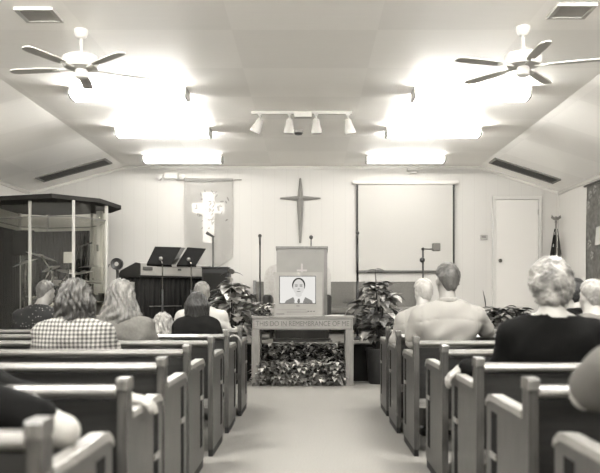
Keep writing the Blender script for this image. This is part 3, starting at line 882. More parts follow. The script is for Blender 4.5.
for (x0, y0, r0), (x1, y1, r1) in zip(posts, posts[1:]+posts[:1]):
    d = Vector((x1-x0, y1-y0, 0)); n = d.cross(Vector((0,0,1))).normalized()*.004
    a = Vector((x0, y0, 0))+d*.03; c = Vector((x0, y0, 0))+d*.97
    b = BM(); prism(b, [(a.x+n.x, a.y+n.y), (c.x+n.x, c.y+n.y), (c.x-n.x, c.y-n.y), (a.x-n.x, a.y-n.y)], 'z', .05, zr-.02); obj('clear_panel', b, acr, t)
    b = BM(); n4 = n*3.2
    prism(b, [(a.x+n4.x, a.y+n4.y), (c.x+n4.x, c.y+n4.y), (c.x-n4.x, c.y-n4.y), (a.x-n4.x, a.y-n4.y)], 'z', 1.72, 1.735); obj('cross_rail', b, mat('booth rail', 120, .4), t)
b = BM(); tube(b, [(posts[3][0]-.02, posts[3][1]-.05, 1.32), (posts[3][0]-.02, posts[3][1]-.07, 1.42)], .018); obj('door_pull', b, mat('pull grey', 120, .4), t)
curt = mat('black curtain', 15, .95, noise=.25, nscale=40, stretch=(1,1,.03), spec=.05)
bm = BM(); vs0 = []
for k in range(121):
    s = k/120; x = -.80+1.14*s; y = 1.02-.27*s+.018*math.sin(k*1.7)
    vs0.append((bm.verts.new((x, y, .05)), bm.verts.new((x, y, 1.66))))
for a, c in zip(vs0, vs0[1:]): bm.faces.new((a[0], c[0], c[1], a[1]))
bmesh.ops.solidify(bm, geom=bm.faces[:], thickness=.01)
obj('back_curtain', bm, curt, t)
bm = BM(); vs0 = []
for k in range(61):
    s = k/60; x = -.80+.015*math.sin(k*1.7); y = -.2+1.2*s
    vs0.append((bm.verts.new((x, y, .05)), bm.verts.new((x, y, 1.66))))
for a, c in zip(vs0, vs0[1:]): bm.faces.new((a[0], c[0], c[1], a[1]))
bmesh.ops.solidify(bm, geom=bm.faces[:], thickness=.01)
obj('side_curtain', bm, curt, t)
b = BM(); box(b, -.77, -.44, .45, .5, 1.25, 1.64, .01); obj('foam_panel', b, mat('foam black', 14, 1), t)

# ---------------- drums
shell = mat('drum shell', 40, .25); head = mat('drum head', 205, .6)
def drum(name, label, x, y, z, r, h, axis='z', legs=True):
    t = thing(name, label, 'drum', (x, y, STZ))
    if axis == 'z':
        b = BM(); lathe(b, [(r, z), (r, z+h)], n=32); obj('shell', b, shell, t, 'auto')
        b = BM(); lathe(b, [(r*.97, z+h), (r*.97, z+h+.006)], n=32); obj('drumhead', b, head, t, 'auto')
        for zz in (z, z+h-.02):
            b = BM(); lathe(b, [(r+.002, zz), (r+.012, zz), (r+.012, zz+.022), (r+.002, zz+.022)], n=32); obj('hoop', b, chrome, t, 'auto')
        if legs:
            for a in (0, 2.1, 4.2):
                b = BM(); tube(b, [(r*1.02*math.cos(a), r*1.02*math.sin(a), z+h*.5), (r*1.15*math.cos(a), r*1.15*math.sin(a), 0)], .01, 8); obj('leg', b, chrome, t, True)
    else:
        b = BM(); lathe(b, [(r, -h/2), (r, h/2)], (0, 0, z), 40, 'y'); obj('shell', b, shell, t, 'auto')
        b = BM(); lathe(b, [(r*.97, -h/2-.005), (r*.97, -h/2)], (0, 0, z), 40, 'y'); obj('drumhead', b, head, t, 'auto')
        for s in (-1, 1):
            b = BM(); lathe(b, [(r, s*h/2-.015), (r+.015, s*h/2-.015), (r+.015, s*h/2+.015), (r, s*h/2+.015)], (0, 0, z), 40, 'y'); obj('hoop', b, chrome, t, 'auto')
        for s in (-1, 1):
            b = BM(); tube(b, [(s*r*.75, -h*.3, z-r*.55), (s*r*1.15, -h*.5, 0)], .011, 8); obj('spur', b, chrome, t, True)
    return t
bd = drum('bass_drum', 'bass drum with two mounted toms inside the clear booth', -3.62, 11.35, .28, .27, .38, 'y')
for s in (-1, 1):
    b = BM(); tm_ = Matrix.Translation((s*.19, .05, .64)) @ Matrix.Rotation(.3, 4, 'X') @ Matrix.Rotation(-s*.15, 4, 'Y')
    lathe(b, [(.135, 0), (.135, .18)], n=28); lathe(b, [(.146, .165), (.146, .185), (.13, .186)], n=28); bmesh.ops.transform(b, matrix=tm_, verts=b.verts); to = obj('tom', b, shell, bd, 'auto')
    b = BM(); lathe(b, [(.132, .181), (.132, .19)], n=28); bmesh.ops.transform(b, matrix=tm_, verts=b.verts); obj('drumhead', b, head, to, 'auto')
    b = BM(); tube(b, [(s*.05, .0, .5), (s*.06, .0, .66), (s*.19, .05, .70)], .012, 8); obj('tom_arm', b, chrome, bd, True)
drum('floor_tom', 'floor tom on three legs beside the bass drum', -4.12, 11.5, .25, .19, .36)
drum('snare_drum', 'snare drum on a stand beside the bass drum', -3.25, 11.6, .52, .17, .14)
cym_m = mat('cymbal bronze', 220, .3, .85)
def cymbal(x, y, z, r, label, tilt=(.2, 0), boom=None, two=False):
    t = thing('cymbal_stand', label, 'cymbal', (x, y, STZ), 0, 'cymbals of the drum kit')
    b = BM()
    tube(b, [(0,0,.1), (0,0,z*.62)], .014, 8); tube(b, [(0,0,z*.62), (0,0,z*.8 if boom else z+.04)], .010, 8); sphere(b, Vector((0,0,z*.62)), .022, 8)
    obj('pole', b, chrome, t, True)
    c = Vector((0, 0, z))
    if boom:
        c = Vector((boom[0], boom[1], z))
        b = BM(); q = Vector((0,0,z*.8)); d = (c-q); tube(b, [q-d*.35, c+d*.05], .009, 8); sphere(b, q, .022, 8); sphere(b, q-d*.35, .02, 8); obj('boom_arm', b, chrome, t, True)
    R = (Matrix.Rotation(tilt[0], 3, 'X') @ Matrix.Rotation(tilt[1], 3, 'Y'))
    for i in range(2 if two else 1):
        b = BM(); lathe(b, [(.006, .022), (.03, .02), (.04, .008), (r*.6, 0), (r, -.012), (r*.995, -.014), (.04, .004), (.006, .016)], c-Vector((0,0,.03*i)), 32, 'z', R); obj('cymbal', b, cym_m, t, True)
    for a in (.3, 2.4, 4.5):
        b = BM(); tube(b, [(0,0,.3), (.18*math.cos(a), .18*math.sin(a), 0)], .01, 8); obj('leg', b, chrome, t, True)
p = W(52, 256, 11.0); cymbal(p.x, p.y, p.z-STZ, .22, 'large crash cymbal on a boom, above the head of the man in the dotted shirt', (-.1, .28), (-.12, -.1))
p = W(44, 268, 10.8); cymbal(p.x, p.y, p.z-STZ, .13, 'small splash cymbal on a boom left of the dotted shirt man', (.0, -.35), (.1, 0))
p = W(60, 271, 11.2); cymbal(p.x, p.y, p.z-STZ, .17, 'middle cymbal of the drum kit, between the two booth posts', (.12, .2), (.12, .05))
p = W(90, 272, 11.3); cymbal(p.x, p.y, p.z-STZ, .14, 'small cymbal just left of the booth door column', (.15, -.15), (-.1, .0))
p = W(25, 262, 11.4); cymbal(p.x, p.y, p.z-STZ, .19, 'leftmost cymbal of the drum kit, by the first booth post', (.2, -.3))
p = W(85, 266, 11.5); cymbal(p.x, p.y, p.z-STZ, .19, 'flat ride cymbal near the booth door column', (.06, -.05), (.1, .0))
p = W(97, 281, 11.2); cymbal(p.x-.06, p.y, p.z-STZ, .15, 'pair of hi-hat cymbals beside the booth door column', (.0, .0), None, True)
t = thing('drum_stool', 'round dark drum stool behind the drum kit', 'stool', (-3.75, 11.95, STZ))
b = BM(); lathe(b, [(.16, .5), (.18, .53), (.18, .57), (.15, .6)]); obj('seat', b, mat('stool vinyl', 30, .4), t, 'auto')
b = BM(); tube(b, [(0,0,.15), (0,0,.5)], .02); obj('post', b, chrome, t, True)
for a in (0, 2.1, 4.2):
    b = BM(); tube(b, [(0,0,.25), (.22*math.cos(a), .22*math.sin(a), 0)], .012, 8); obj('leg', b, chrome, t, True)
t = thing('sheet_music', 'white sheet standing on a small stand inside the drum booth', 'sheet music', (W(68, 0, 10.95).x, 10.95, STZ))
z1 = W(0, 263, 10.95).z-STZ
b = BM(); tube(b, [(0,.02,0.02), (0,.02,z1+.04)], .01); lathe(b, [(.12, 0), (.12, .012), (.02, .03)], (0, .02, 0)); obj('stand', b, black, t)
b = BM(); box(b, -.065, .065, 0, .008, z1, z1+.16); obj('sheet', b, mat('paper', 205, .8), t)
t = thing('microphone_stand', 'boom microphone stand reaching over the drums inside the booth', 'microphone stand', (W(81, 0, 11.7).x, 11.7, STZ))
z1 = W(0, 246, 11.7).z-STZ
b = BM(); tube(b, [(0,0,.02), (0,0,z1)], .012); lathe(b, [(.12, 0), (.12, .012), (.02, .03)]); obj('pole', b, mat('boom black', 12, .5), t)
b = BM(); tube(b, [(-.03,0,z1-.015), (.17,0,z1+.05)], .012); obj('boom_arm', b, mat('boom black', 12, .5), t)

# ================================================================== KEYBOARD GROUP
th = math.radians(50)
kc = W(140, 275, 10.9)
t = thing('keyboard', 'long silver electronic keyboard with dark end on a cloth-draped stand', 'keyboard', (kc.x, kc.y, kc.z), th)
# local: x along the rear face to the right-back, y toward the player
# rear face on y=0; profile wedge
L = 1.36
prof = [(0, 0), (0, .17), (.10, .185), (.46, .075), (.50, .03), (.50, 0)]
sil = mat('keyboard silver', 178, .4); dk = mat('keyboard dark', 42, .5)
b = BM(); prism(b, [(0, 0), (0, .17), (.10, .185), (.2, .15), (.2, .05), (.46, .05), (.46, 0)], 'x', .012, L-.012); obj('case', b, sil, t)
for x in (0, L-.012):
    b = BM(); prism(b, prof, 'x', x, x+.012); obj('end_cheek', b, dk, t)
b = BM(); box(b, .03, L-.03, .21, .45, .05, .07); obj('white_keys', b, mat('key ivory', 235, .3), t)
b = BM()
for i in range(70):
    if i % 7 in (2, 6): continue
    x = .05+i*(L-.1)/70; box(b, x, x+.01, .21, .36, .07, .082)
obj('black_keys', b, mat('key black', 15, .3), t)
b = BM(); box(b, .05, .22, -.008, 0, .07, .12); box(b, .7, .76, -.006, 0, .08, .11); obj('rear_ports', b, mat('ports dark', 80, .5), t)
b = BM(); box(b, .3, 1.2, -.003, .0, .125, .135); obj('rear_line', b, mat('keyboard line', 120, .4), t)
t = thing('keyboard_stand', 'keyboard stand draped in dark pleated cloth', 'stand', (kc.x, kc.y, STZ), th)
bm = BM(); H = kc.z-STZ-.03
path = []
for k in range(100): path.append((L*k/99, .03, k))
for k in range(1, 34): path.append((L, .03+.42*k/33, 99+k))
for k in range(1, 100): path.append((L-L*k/99, .45, 132+k))
for k in range(1, 34): path.append((0, .45-.42*k/33, 231+k))
cols = []
for x, y, k in path:
    w_ = .014*math.sin(k*.9)+.008*math.sin(k*2.3)
    ox = w_ if 99 < k < 132 or k > 231 else 0; oy = 0 if ox else w_
    cols.append([bm.verts.new((x+ox*q, y+oy*q, z)) for q, z in ((2.0, .01), (1.3, H*.5), (.3, H))])
for a, c in zip(cols, cols[1:]+cols[:1]):
    for j in range(2): bm.faces.new((a[j], c[j], c[j+1], a[j+1]))
bm.faces.new([c[2] for c in cols])
obj('drape', bm, mat('drape black', 30, .9, noise=.3, nscale=30, stretch=(1,1,.05), spec=.1), t, True)
b = BM(); box(b, -.02, L+.02, .0, .48, H+.001, H+.029); obj('top_frame', b, black, t)
b = BM()
for zz in (.28, .47): tube(b, [(.15, -.02, zz), (.75, -.02, zz)], .008)
obj('rail', b, mat('rail grey', 130, .4, .5), t)

def music_stand(px, py_, d, label, q, shaft_px):
    """q: four picture corners of the desk, given as points of the stand's own depth"""
    c = [W(*p) for p in q]
    base = W(shaft_px, 0, d+.03)
    t = thing('music_stand', label, 'music stand', (base.x, base.y, STZ), 0, 'music stands at the keyboard')
    o = Vector(t.location)
    n = (c[1]-c[0]).cross(c[3]-c[0]).normalized()
    if n.y > 0: n = -n
    b = BM(); A = [b.verts.new(v-o) for v in c]; B = [b.verts.new(v-o-n*.008) for v in c]
    b.faces.new(A); b.faces.new(B[::-1])
    for i in range(4): b.faces.new((A[i], A[(i+1)%4], B[(i+1)%4], B[i]))
    dm = mat('music desk black', 18, .8, spec=.15)
    obj('desk', b, dm, t)
    lo = (c[2]+c[3])/2; hi = (c[0]+c[1])/2; mid = lo*.75+hi*.25
    b = BM(); e = [v-o for v in (c[3], c[2])]; k = -n*.05
    P = [b.verts.new(v) for v in (e[0], e[1], e[1]+k, e[0]+k)]; b.faces.new(P); bmesh.ops.solidify(b, geom=b.faces[:], thickness=.006); obj('lip', b, dm, t)
    z1 = mid.z-STZ
    top = Vector((mid.x-o.x, mid.y-o.y, z1))+n*.02
    b = BM(); tube(b, [top, (0, top.y, z1-.05), (0, 0, z1-.12), (0, 0, z1-.45)], .009); obj('shaft', b, chrome, t, True)
    b = BM(); sphere(b, top+n*.02, .026, 12); obj('tilt_knob', b, mat('knob grey', 150, .4), t, True)
    b = BM(); tube(b, [(0,0,.04), (0,0,z1-.40)], .015); obj('tube', b, black, t, True)
    for a in (.5, 2.6, 4.7):
        b = BM(); tube(b, [(0,0,.12), (.2*math.cos(a), .2*math.sin(a), .01)], .01, 8); obj('leg', b, black, t, True)
    return t
dS = 10.35
music_stand(0, 0, dS, 'left black music stand, tilted desk above the silver keyboard', [(155, 246.5, dS+.14), (181, 247.2, dS+.14), (171.5, 265, dS), (146.5, 264, dS)], 162.5)
music_stand(0, 0, dS+.1, 'right black music stand, tilted desk above the silver keyboard', [(187.5, 247.2, dS+.24), (206, 248.6, dS+.24), (196, 265.3, dS+.1), (176.5, 265, dS+.1)], 191.3)
q = [W(*p) for p in ((181, 247.5, 10.66), (187.3, 247.8, 10.66), (177.5, 264.5, 10.5), (172, 264.5, 10.5))]
b = BM(); o = q[3]
A = [b.verts.new(v-o) for v in q]; b.faces.new(A); bmesh.ops.solidify(b, geom=b.faces[:], thickness=.02)
f = obj('music_folder', b, mat('folder grey', 95, .6), None); f.location = o
tag(f, 'grey music folder with pale edge between the two black music stands', 'folder')
b = BM(); A = [b.verts.new(v-o+Vector((0, -.012, 0))) for v in (W(185.6, 247.5, 10.65), W(187.3, 247.8, 10.65), W(177.5, 264.5, 10.49), W(175.8, 264.5, 10.49))]; b.faces.new(A); bmesh.ops.solidify(b, geom=b.faces[:], thickness=.01)
obj('page_edge', b, mat('paper', 205, .8), f)

# amplifier cabinet right of the keyboard
c = W(216, 268, 11.3)
t = thing('speaker_cabinet', 'black speaker cabinet standing between keyboard and leafy plant', 'speaker', (c.x, 11.3, STZ))
hz = c.z-STZ
b = BM(); box(b, -.19, .19, -.15, .18, 0, hz, .012); obj('cabinet', b, mat('cabinet black', 30, .7), t)
b = BM(); box(b, -.165, .165, -.158, -.15, .05, hz-.08); obj('grille', b, mat('grille cloth', 42, .9, noise=.2, nscale=200), t)
b = BM(); box(b, -.2, .2, -.17, .19, hz, hz+.012, .003); obj('top_panel', b, mat('cabinet top', 24, .4), t)
# round fan left of keyboard
c = W(117, 264, 10.9)
t = thing('pedestal_fan', 'small round black fan on a pole left of the keyboard', 'fan', (c.x, 10.9, STZ))
hz = c.z-STZ
b = BM(); lathe(b, [(.13, 0), (.13, .02), (.03, .04)]); obj('base', b, black, t, 'auto')
b = BM(); tube(b, [(0,.03,.03), (0,.03,hz)], .022); obj('pole', b, mat('fan pole', 60, .4), t, True)
b = BM(); lathe(b, [(.055, -.03), (.085, -.04), (.088, .02), (.06, .04), (.05, .0)], (0, 0, hz), 28, 'y'); obj('ring', b, black, t, 'auto')
b = BM(); lathe(b, [(.054, -.005), (.03, -.03), (.01, -.032)], (0, 0, hz), 20, 'y'); obj('hub', b, mat('fan hub', 175, .4), t, 'auto')
# patterned box + pedal
c = W(122, 290, 10.75)
t = thing('side_table', 'small table with pale patterned front under the keyboard end', 'table', (c.x, 10.85, STZ))
b = BM(); box(b, -.11, .13, -.10, .12, .62, .82, .004); obj('drawer_box', b, mat('patterned cloth', 190, .8, noise=.25, nscale=35), t)
for x in (-.09, .11):
    for y in (-.08, .1):
        b = BM(); box(b, x-.012, x+.012, y-.012, y+.012, 0, .62); obj('leg', b, mat('table leg pale', 170, .5), t)
t = thing('cable', 'thin dark cable hanging on the wall left of the keyboard', 'cable', (W(108, 0, 11.4).x, 11.4, STZ))
b = BM(); q = [W(109.5, 264, 11.4), W(106, 271, 11.4), (W(109, 300, 11.4)), Vector((W(110, 0, 11.4).x, 11.4, STZ+.01))]
tube(b, [v-Vector(t.location) for v in q], .012, 8); obj('cord', b, mat('cable grey', 90, .5), t, True)

# ================================================================== PLANTS
def leaf(bm, base, d, L, wid, droop, up=Vector((0,0,1)), n=5, fold=.25):
    d = Vector(d).normalized(); s = d.cross(up)
    if s.length < .1: s = Vector((1, 0, 0))
    s.normalize(); nrm = s.cross(d).normalized()
    rows = []; p = Vector(base); cur = d.copy()
    for i in range(n+1):
        t_ = i/n
        w_ = wid*math.sin(PI*min(1, (.06+t_*.94))**.75)*(1-.25*t_)
        if i == n: w_ = .001
        nn = s.cross(cur).normalized()
        rows.append((bm.verts.new(p-s*w_+nn*w_*fold), bm.verts.new(p), bm.verts.new(p+s*w_+nn*w_*fold)))
        cur = (cur+Vector((0, 0, -droop/n))).normalized(); p = p+cur*L/n
    for a, b_ in zip(rows, rows[1:]):
        bm.faces.new((a[0], b_[0], b_[1], a[1])); bm.faces.new((a[1], b_[1], b_[2], a[2]))
lf_mix = leafmat('variegated leaf', 110, 300); lf_dark = leafmat('dark leaf', 40, 215); lf_bed = leafmat('bed leaf', 90, 278); lf_pale = leafmat('pale bract', 220, 290)
stem_m = mat('stem', 62, .7)
def floor_plant(x, y, z0, label, pot_r, pot_h, spread, zlo, zhi, n, seed, potm, m, extra=None, lsize=(.10, .18)):
    rr = random.Random(seed)
    t = thing('potted_plant', label, 'plant', (x, y, z0))
    b = BM(); lathe(b, [(pot_r*.75, 0), (pot_r*.8, .02), (pot_r, pot_h-.03), (pot_r*1.06, pot_h-.03), (pot_r*1.06, pot_h), (pot_r*.9, pot_h), (pot_r*.88, pot_h-.04)], n=28); obj('pot', b, potm, t, 'auto')
    bs = BM(); bl = BM()
    for i in range(max(5, n//14)):
        a = rr.uniform(0, 2*PI); q = rr.uniform(.15, .75)
        tip = Vector((spread*q*math.cos(a), spread*.8*q*math.sin(a), rr.uniform(zlo+.25*(zhi-zlo), zhi)))
        tube(bs, [(pot_r*.3*math.cos(a), pot_r*.3*math.sin(a), pot_h-.06), (tip.x*.5, tip.y*.5, tip.z*.6+pot_h*.3), tip], [.009, .007, .004], 6)
    for i in range(n):
        a = rr.uniform(0, 2*PI); v = rr.random(); h = zlo+(zhi-zlo)*v
        prof_ = math.sin(PI*min(1, .18+v*.8))**.7
        rad = spread*prof_*rr.uniform(.25, .85)
        base = Vector((rad*math.cos(a), rad*math.sin(a)*.85, h))
        d = Vector((math.cos(a), math.sin(a), rr.uniform(-.25, .7)))
        leaf(bl, base, d, rr.uniform(*lsize), rr.uniform(.034, .062)*lsize[1]/.16, rr.uniform(.3, 1.3), fold=rr.uniform(.1, .4))
    if extra: extra(bs, bl, rr)
    obj('stem', bs, stem_m, t, True)
    obj('foliage', bl, m, t, True)
    return t
potd = mat('planter dark', 32, .5)
pl_ = W(238, 0, 9.72)
def ex1(bs, bl, rr):
    tube(bs, [(0,0,.6), (.0,0,1.1), (-.02,0,1.42)], [.01,.008,.005], 6)
    for p, a_ in (((-.02,0,1.42), 3.0), ((-.02,0,1.42), .3), ((0,0,1.4), 1.6), ((0,0,1.32), 2.6), ((.0,0,1.2), .1), ((0,0,1.22), 3.2), ((0,0,1.3), 4.6)):
        leaf(bl, p, (math.cos(a_), -.2, .25), rr.uniform(.14, .2), .045, .9)
    for i in range(9): leaf(bl, (.14+.03*rr.random(), -.12, .93+.1*rr.random()), (rr.uniform(-1,1), rr.uniform(-1,0), rr.uniform(-.3,.6)), .15, .05, .8)
floor_plant(pl_.x-.08, 9.76, 0, 'large leafy variegated plant in a dark pot left of the communion table', .15, .5, .33, .62, 1.28, 210, 3, potd, lf_mix, ex1, (.14, .23))
pr_ = W(380, 0, 9.75)
def ex2(bs, bl, rr):
    tube(bs, [(0,0,.6), (-.02,0,1.1), (-.04,0,1.46)], [.011,.008,.005], 6); tube(bs, [(.05,0,.6), (.06,0,1.1), (.06,0,1.3)], [.01,.008,.005], 6)
    for p, a_ in (((-.04,0,1.46), .15), ((-.04,0,1.45), 2.9), ((-.04,0,1.44), -.5), ((.06,0,1.3), .2), ((.06,0,1.29), .5), ((-.03,0,1.22), 2.8), ((-.03,0,1.2), 3.3), ((.06,0,1.2), -.2)):
        leaf(bl, p, (math.cos(a_), -.2, .3), rr.uniform(.14, .19), .045, 1.0)
floor_plant(pr_.x-.02, 9.75, 0, 'tall leafy plant in a dark pot right of the communion table', .16, .45, .36, .58, 1.28, 180, 9, potd, lf_dark, ex2, (.13, .22))
# flower bed under the table: separate low plants
for i in range(9):
    front = i < 5
    x = (-.60+.235*i*1.0) if front else (-.50+.26*(i-5))
    y = 9.54 if front else 9.80
    rr = random.Random(40+i)
    t = thing('poinsettia', ('pale variegated low plant in the front row under the table, number %s from the left' % ('first second third fourth fifth'.split()[i]) if front else 'taller dark leafed plant in the back row under the table, %s from the left' % ('first second third fourth'.split()[i-5])), 'plant', (x, y, 0), 0, 'low plants under the communion table')
    t['label'] = t['label'].replace('number ', '')
    b = BM(); lathe(b, [(.06, 0), (.085, .12), (.09, .12), (.09, .14), (.07, .14), (.065, .11)], n=20); obj('pot', b, mat('foil pot', 105, .4), t, 'auto')
    bs = BM(); bl = BM()
    for k in range(9):
        a = rr.uniform(0, 2*PI); tube(bs, [(0,0,.1), (.09*math.cos(a), .08*math.sin(a), rr.uniform(.2, .3))], .004, 5)
    zt0, zt1 = (.02, .30) if front else (.2, .52)
    for k in range(150):
        a = rr.uniform(0, 2*PI); v = rr.random(); h = zt0+(zt1-zt0)*v
        rad = rr.uniform(.06, .125)*(1.1-.4*v)
        leaf(bl, (rad*math.cos(a), rad*math.sin(a)*.8, h), (math.cos(a), math.sin(a)-.3, rr.uniform(-.2, .8)), rr.uniform(.06, .10), rr.uniform(.02, .032), rr.uniform(.3, 1.3), n=4, fold=rr.uniform(.1, .4))
    obj('stem', bs, stem_m, t, True); obj('foliage', bl, lf_bed if front else leafmat('under table leaf %d' % i, 55, 260), t, True)
# plants in front of the door
for px, d, h, sd, lb in ((496, 10.4, .44, 5, 'dark leafy potted plant left of the door, with a single upright leaf'), (517, 10.6, .46, 6, 'dark broad-leafed potted plant standing before the door')):
    p = W(px, 0, d)
    def ex3(bs, bl, rr):
        if px < 500: leaf(bl, (-.15, -.02, .47), (-.15, 0, 1), .24, .04, .0)
    floor_plant(p.x, d, STZ, lb, .11, .16, .22, .2, h, 90, sd, potd, lf_dark, ex3, (.12, .2))

# ================================================================== COMMUNION TABLE
TZ = .872
t = thing('communion_table', 'pale wooden communion table with carved words along its front', 'table', (-.093, 9.46, 0))
tw = wood('table wood', 140, .10); twx = woodx('table apron wood', 156, .08)
b = BM(); box(b, -.643, .643, -.015, .46, TZ-.025, TZ, .005); obj('tabletop', b, twx, t)
b = BM(); box(b, -.625, .625, 0, .025, TZ-.172, TZ-.026, .003); obj('apron', b, twx, t)
for x in (-.585, .585):
    for y in (.005, .40):
        b = BM(); box(b, x-.05, x+.05, y-.004, y+.06, 0, TZ-.172 if y < .1 else TZ-.026, .004); obj('leg', b, tw, t)
b = BM()
for y in (.42,): box(b, -.57, .57, y, y+.02, TZ-.15, TZ-.026)
obj('rear_apron', b, twx, t)
text_mesh('carved_words', 'THIS DO IN REMEMBRANCE OF ME', .088, .0012, mat('carving dark', 104, .7), t, (0, -.0015, TZ-.099), (PI/2, 0, 0), 1.16)
b = BM()
for z in (TZ-.04, TZ-.162): box(b, -.615, .615, -.003, .001, z-.003, z+.003)
for x in (-.605, .605): box(b, x-.003, x+.003, -.003, .001, TZ-.162, TZ-.04)
obj('border_line', b, mat('carving dark', 104, .7), t)
# television
tv_y = 9.50
t = thing('television', 'silver tube television on the communion table showing a portrait of a suited man', 'television', (-.15, tv_y, TZ))
tvs = mat('television silver', 166, .4, noise=.02)
b = BM(); 
tv_w = .305
for q in ((-tv_w, -.235, .0, .545), (.225, tv_w, .0, .545), (-.235, .225, .0, .15), (-.235, .225, .50, .545)): box(b, q[0], q[1], 0, .06, q[2], q[3])
obj('front_frame', b, tvs, t)
b = BM(); v0 = [(-.3, .06, .0), (.3, .06, .0), (.3, .06, .54), (-.3, .06, .54)]; v1 = [(-.2, .4, .03), (.2, .4, .03), (.2, .4, .42), (-.2, .4, .42)]
A = [b.verts.new(p) for p in v0]; B = [b.verts.new(p) for p in v1]; b.faces.new(A); b.faces.new(B[::-1])
for i in range(4): b.faces.new((A[i], A[(i+1)%4], B[(i+1)%4], B[i]))
obj('rear_housing', b, mat('television back', 120, .5), t)
b = BM()
for q in ((-.235, .225, .15, .158), (-.235, .225, .492, .50), (-.235, -.227, .158, .492), (.217, .225, .158, .492)): box(b, q[0], q[1], .006, .05, q[2], q[3])
obj('screen_surround', b, mat('television surround', 50, .4), t)
b = BM(); box(b, -.26, .1, -.003, .0, .075, .078); box(b, -.14, .12, -.002, 0, .045, .05); obj('panel_line', b, mat('television line', 110, .5), t)
b = BM()
for x in (.13, .165, .2): box(b, x-.011, x+.011, -.004, 0, .052, .062)
box(b, -.02, .02, -.002, 0, .12, .128); box(b, -.27, -.17, -.002, 0, .02, .028); obj('buttons', b, mat('television buttons', 85, .4), t)
scr = [emis('screen light', 250, .112), emis('screen face', 232, .112), emis('screen hair', 80, .112), emis('screen suit', 150, .112), emis('screen tie', 130, .112), emis('screen feature', 135, .112)]
bm = BM()
def flat(poly, y, mi):
    f_ = bm.faces.new([bm.verts.new((p[0], y, p[1])) for p in poly]); f_.material_index = mi
def ellp(cx, cz, rx, rz, a0=0, a1=2*PI, n=28): return [(cx+rx*math.cos(a0+(a1-a0)*i/n), cz+rz*math.sin(a0+(a1-a0)*i/n)) for i in range(n if a1-a0 > 6.2 else n+1)]
flat([(-.228, .156), (.218, .156), (.218, .494), (-.228, .494)], .03, 0)
flat([(-.17, .158), (-.15, .19), (-.06, .235), (-.03, .17), (.06, .17), (.09, .235), (.175, .19), (.185, .158)], .029, 3)
flat([(-.045, .158), (-.04, .27), (.06, .27), (.065, .158)], .028, 0)
flat([(0, .215), (.02, .215), (.027, .175), (.016, .158), (-.0, .158), (-.012, .175)], .0275, 4)
flat([(-.03, .25), (-.03, .3), (.045, .3), (.045, .25), (.008, .232)], .027, 1)
flat(ellp(.008, .385, .083, .092), .0265, 2)
flat(ellp(.008, .36, .07, .098), .026, 1)
for s in (-1, 1):
    flat(ellp(.008+s*.03, .372, .02, .006), .025, 5); flat(ellp(.008+s*.03, .388, .022, .0045), .025, 5)
flat(ellp(.008, .305, .026, .0045), .025, 5); flat(ellp(.008, .336, .014, .005), .025, 5)
o = obj('screen', bm, scr, t)
b = BM(); box(b, -.235, .225, .034, .05, .152, .498); obj('picture_tube', b, mat('tube dark', 40, .3), t)
# papers and white flowers on the table
b = BM()
for i, (x, y, a) in enumerate(((0, 0, .1), (.06, .03, -.2))):
    m_ = Matrix.Translation((x, y, .003+.004*i)) @ Matrix.Rotation(a, 4, 'Z')
    bmesh.ops.create_cube(b, size=1, matrix=m_ @ Matrix.Diagonal((.2, .14, .004, 1)))
o = obj('paper', b, mat('white paper', 240, .7), None); o.location = (.29, 9.58, TZ+.001); tag(o, 'white papers lying on the table right of the television', 'paper')
t = thing('flower_arrangement', 'small white flowers with dark leaves on the table left of the television', 'flowers', (-.56, 9.53, TZ))
b = BM(); lathe(b, [(.05, 0), (.075, .01), (.08, .035), (.06, .04)]); obj('bowl', b, potd, t, 'auto')
rr = random.Random(77); b1 = BM(); b2 = BM()
for k in range(40):
    a = rr.uniform(0, 2*PI); leaf(b1, (.03*math.cos(a), .03*math.sin(a), .03), (math.cos(a), math.sin(a), rr.uniform(0, .5)), rr.uniform(.06, .11), .02, 1.0, n=4)
for k in range(34):
    a = rr.uniform(0, 2*PI); q = rr.uniform(.01, .08); leaf(b2, (q*1.2*math.cos(a)+(.05 if k % 3 == 0 else 0), q*math.sin(a), rr.uniform(.06, .15)), (math.cos(a), math.sin(a), rr.uniform(-.2, .9)), rr.uniform(.05, .085), .024, .8, n=4)
obj('leaves', b1, lf_dark, t, True); obj('petals', b2, lf_pale, t, True)

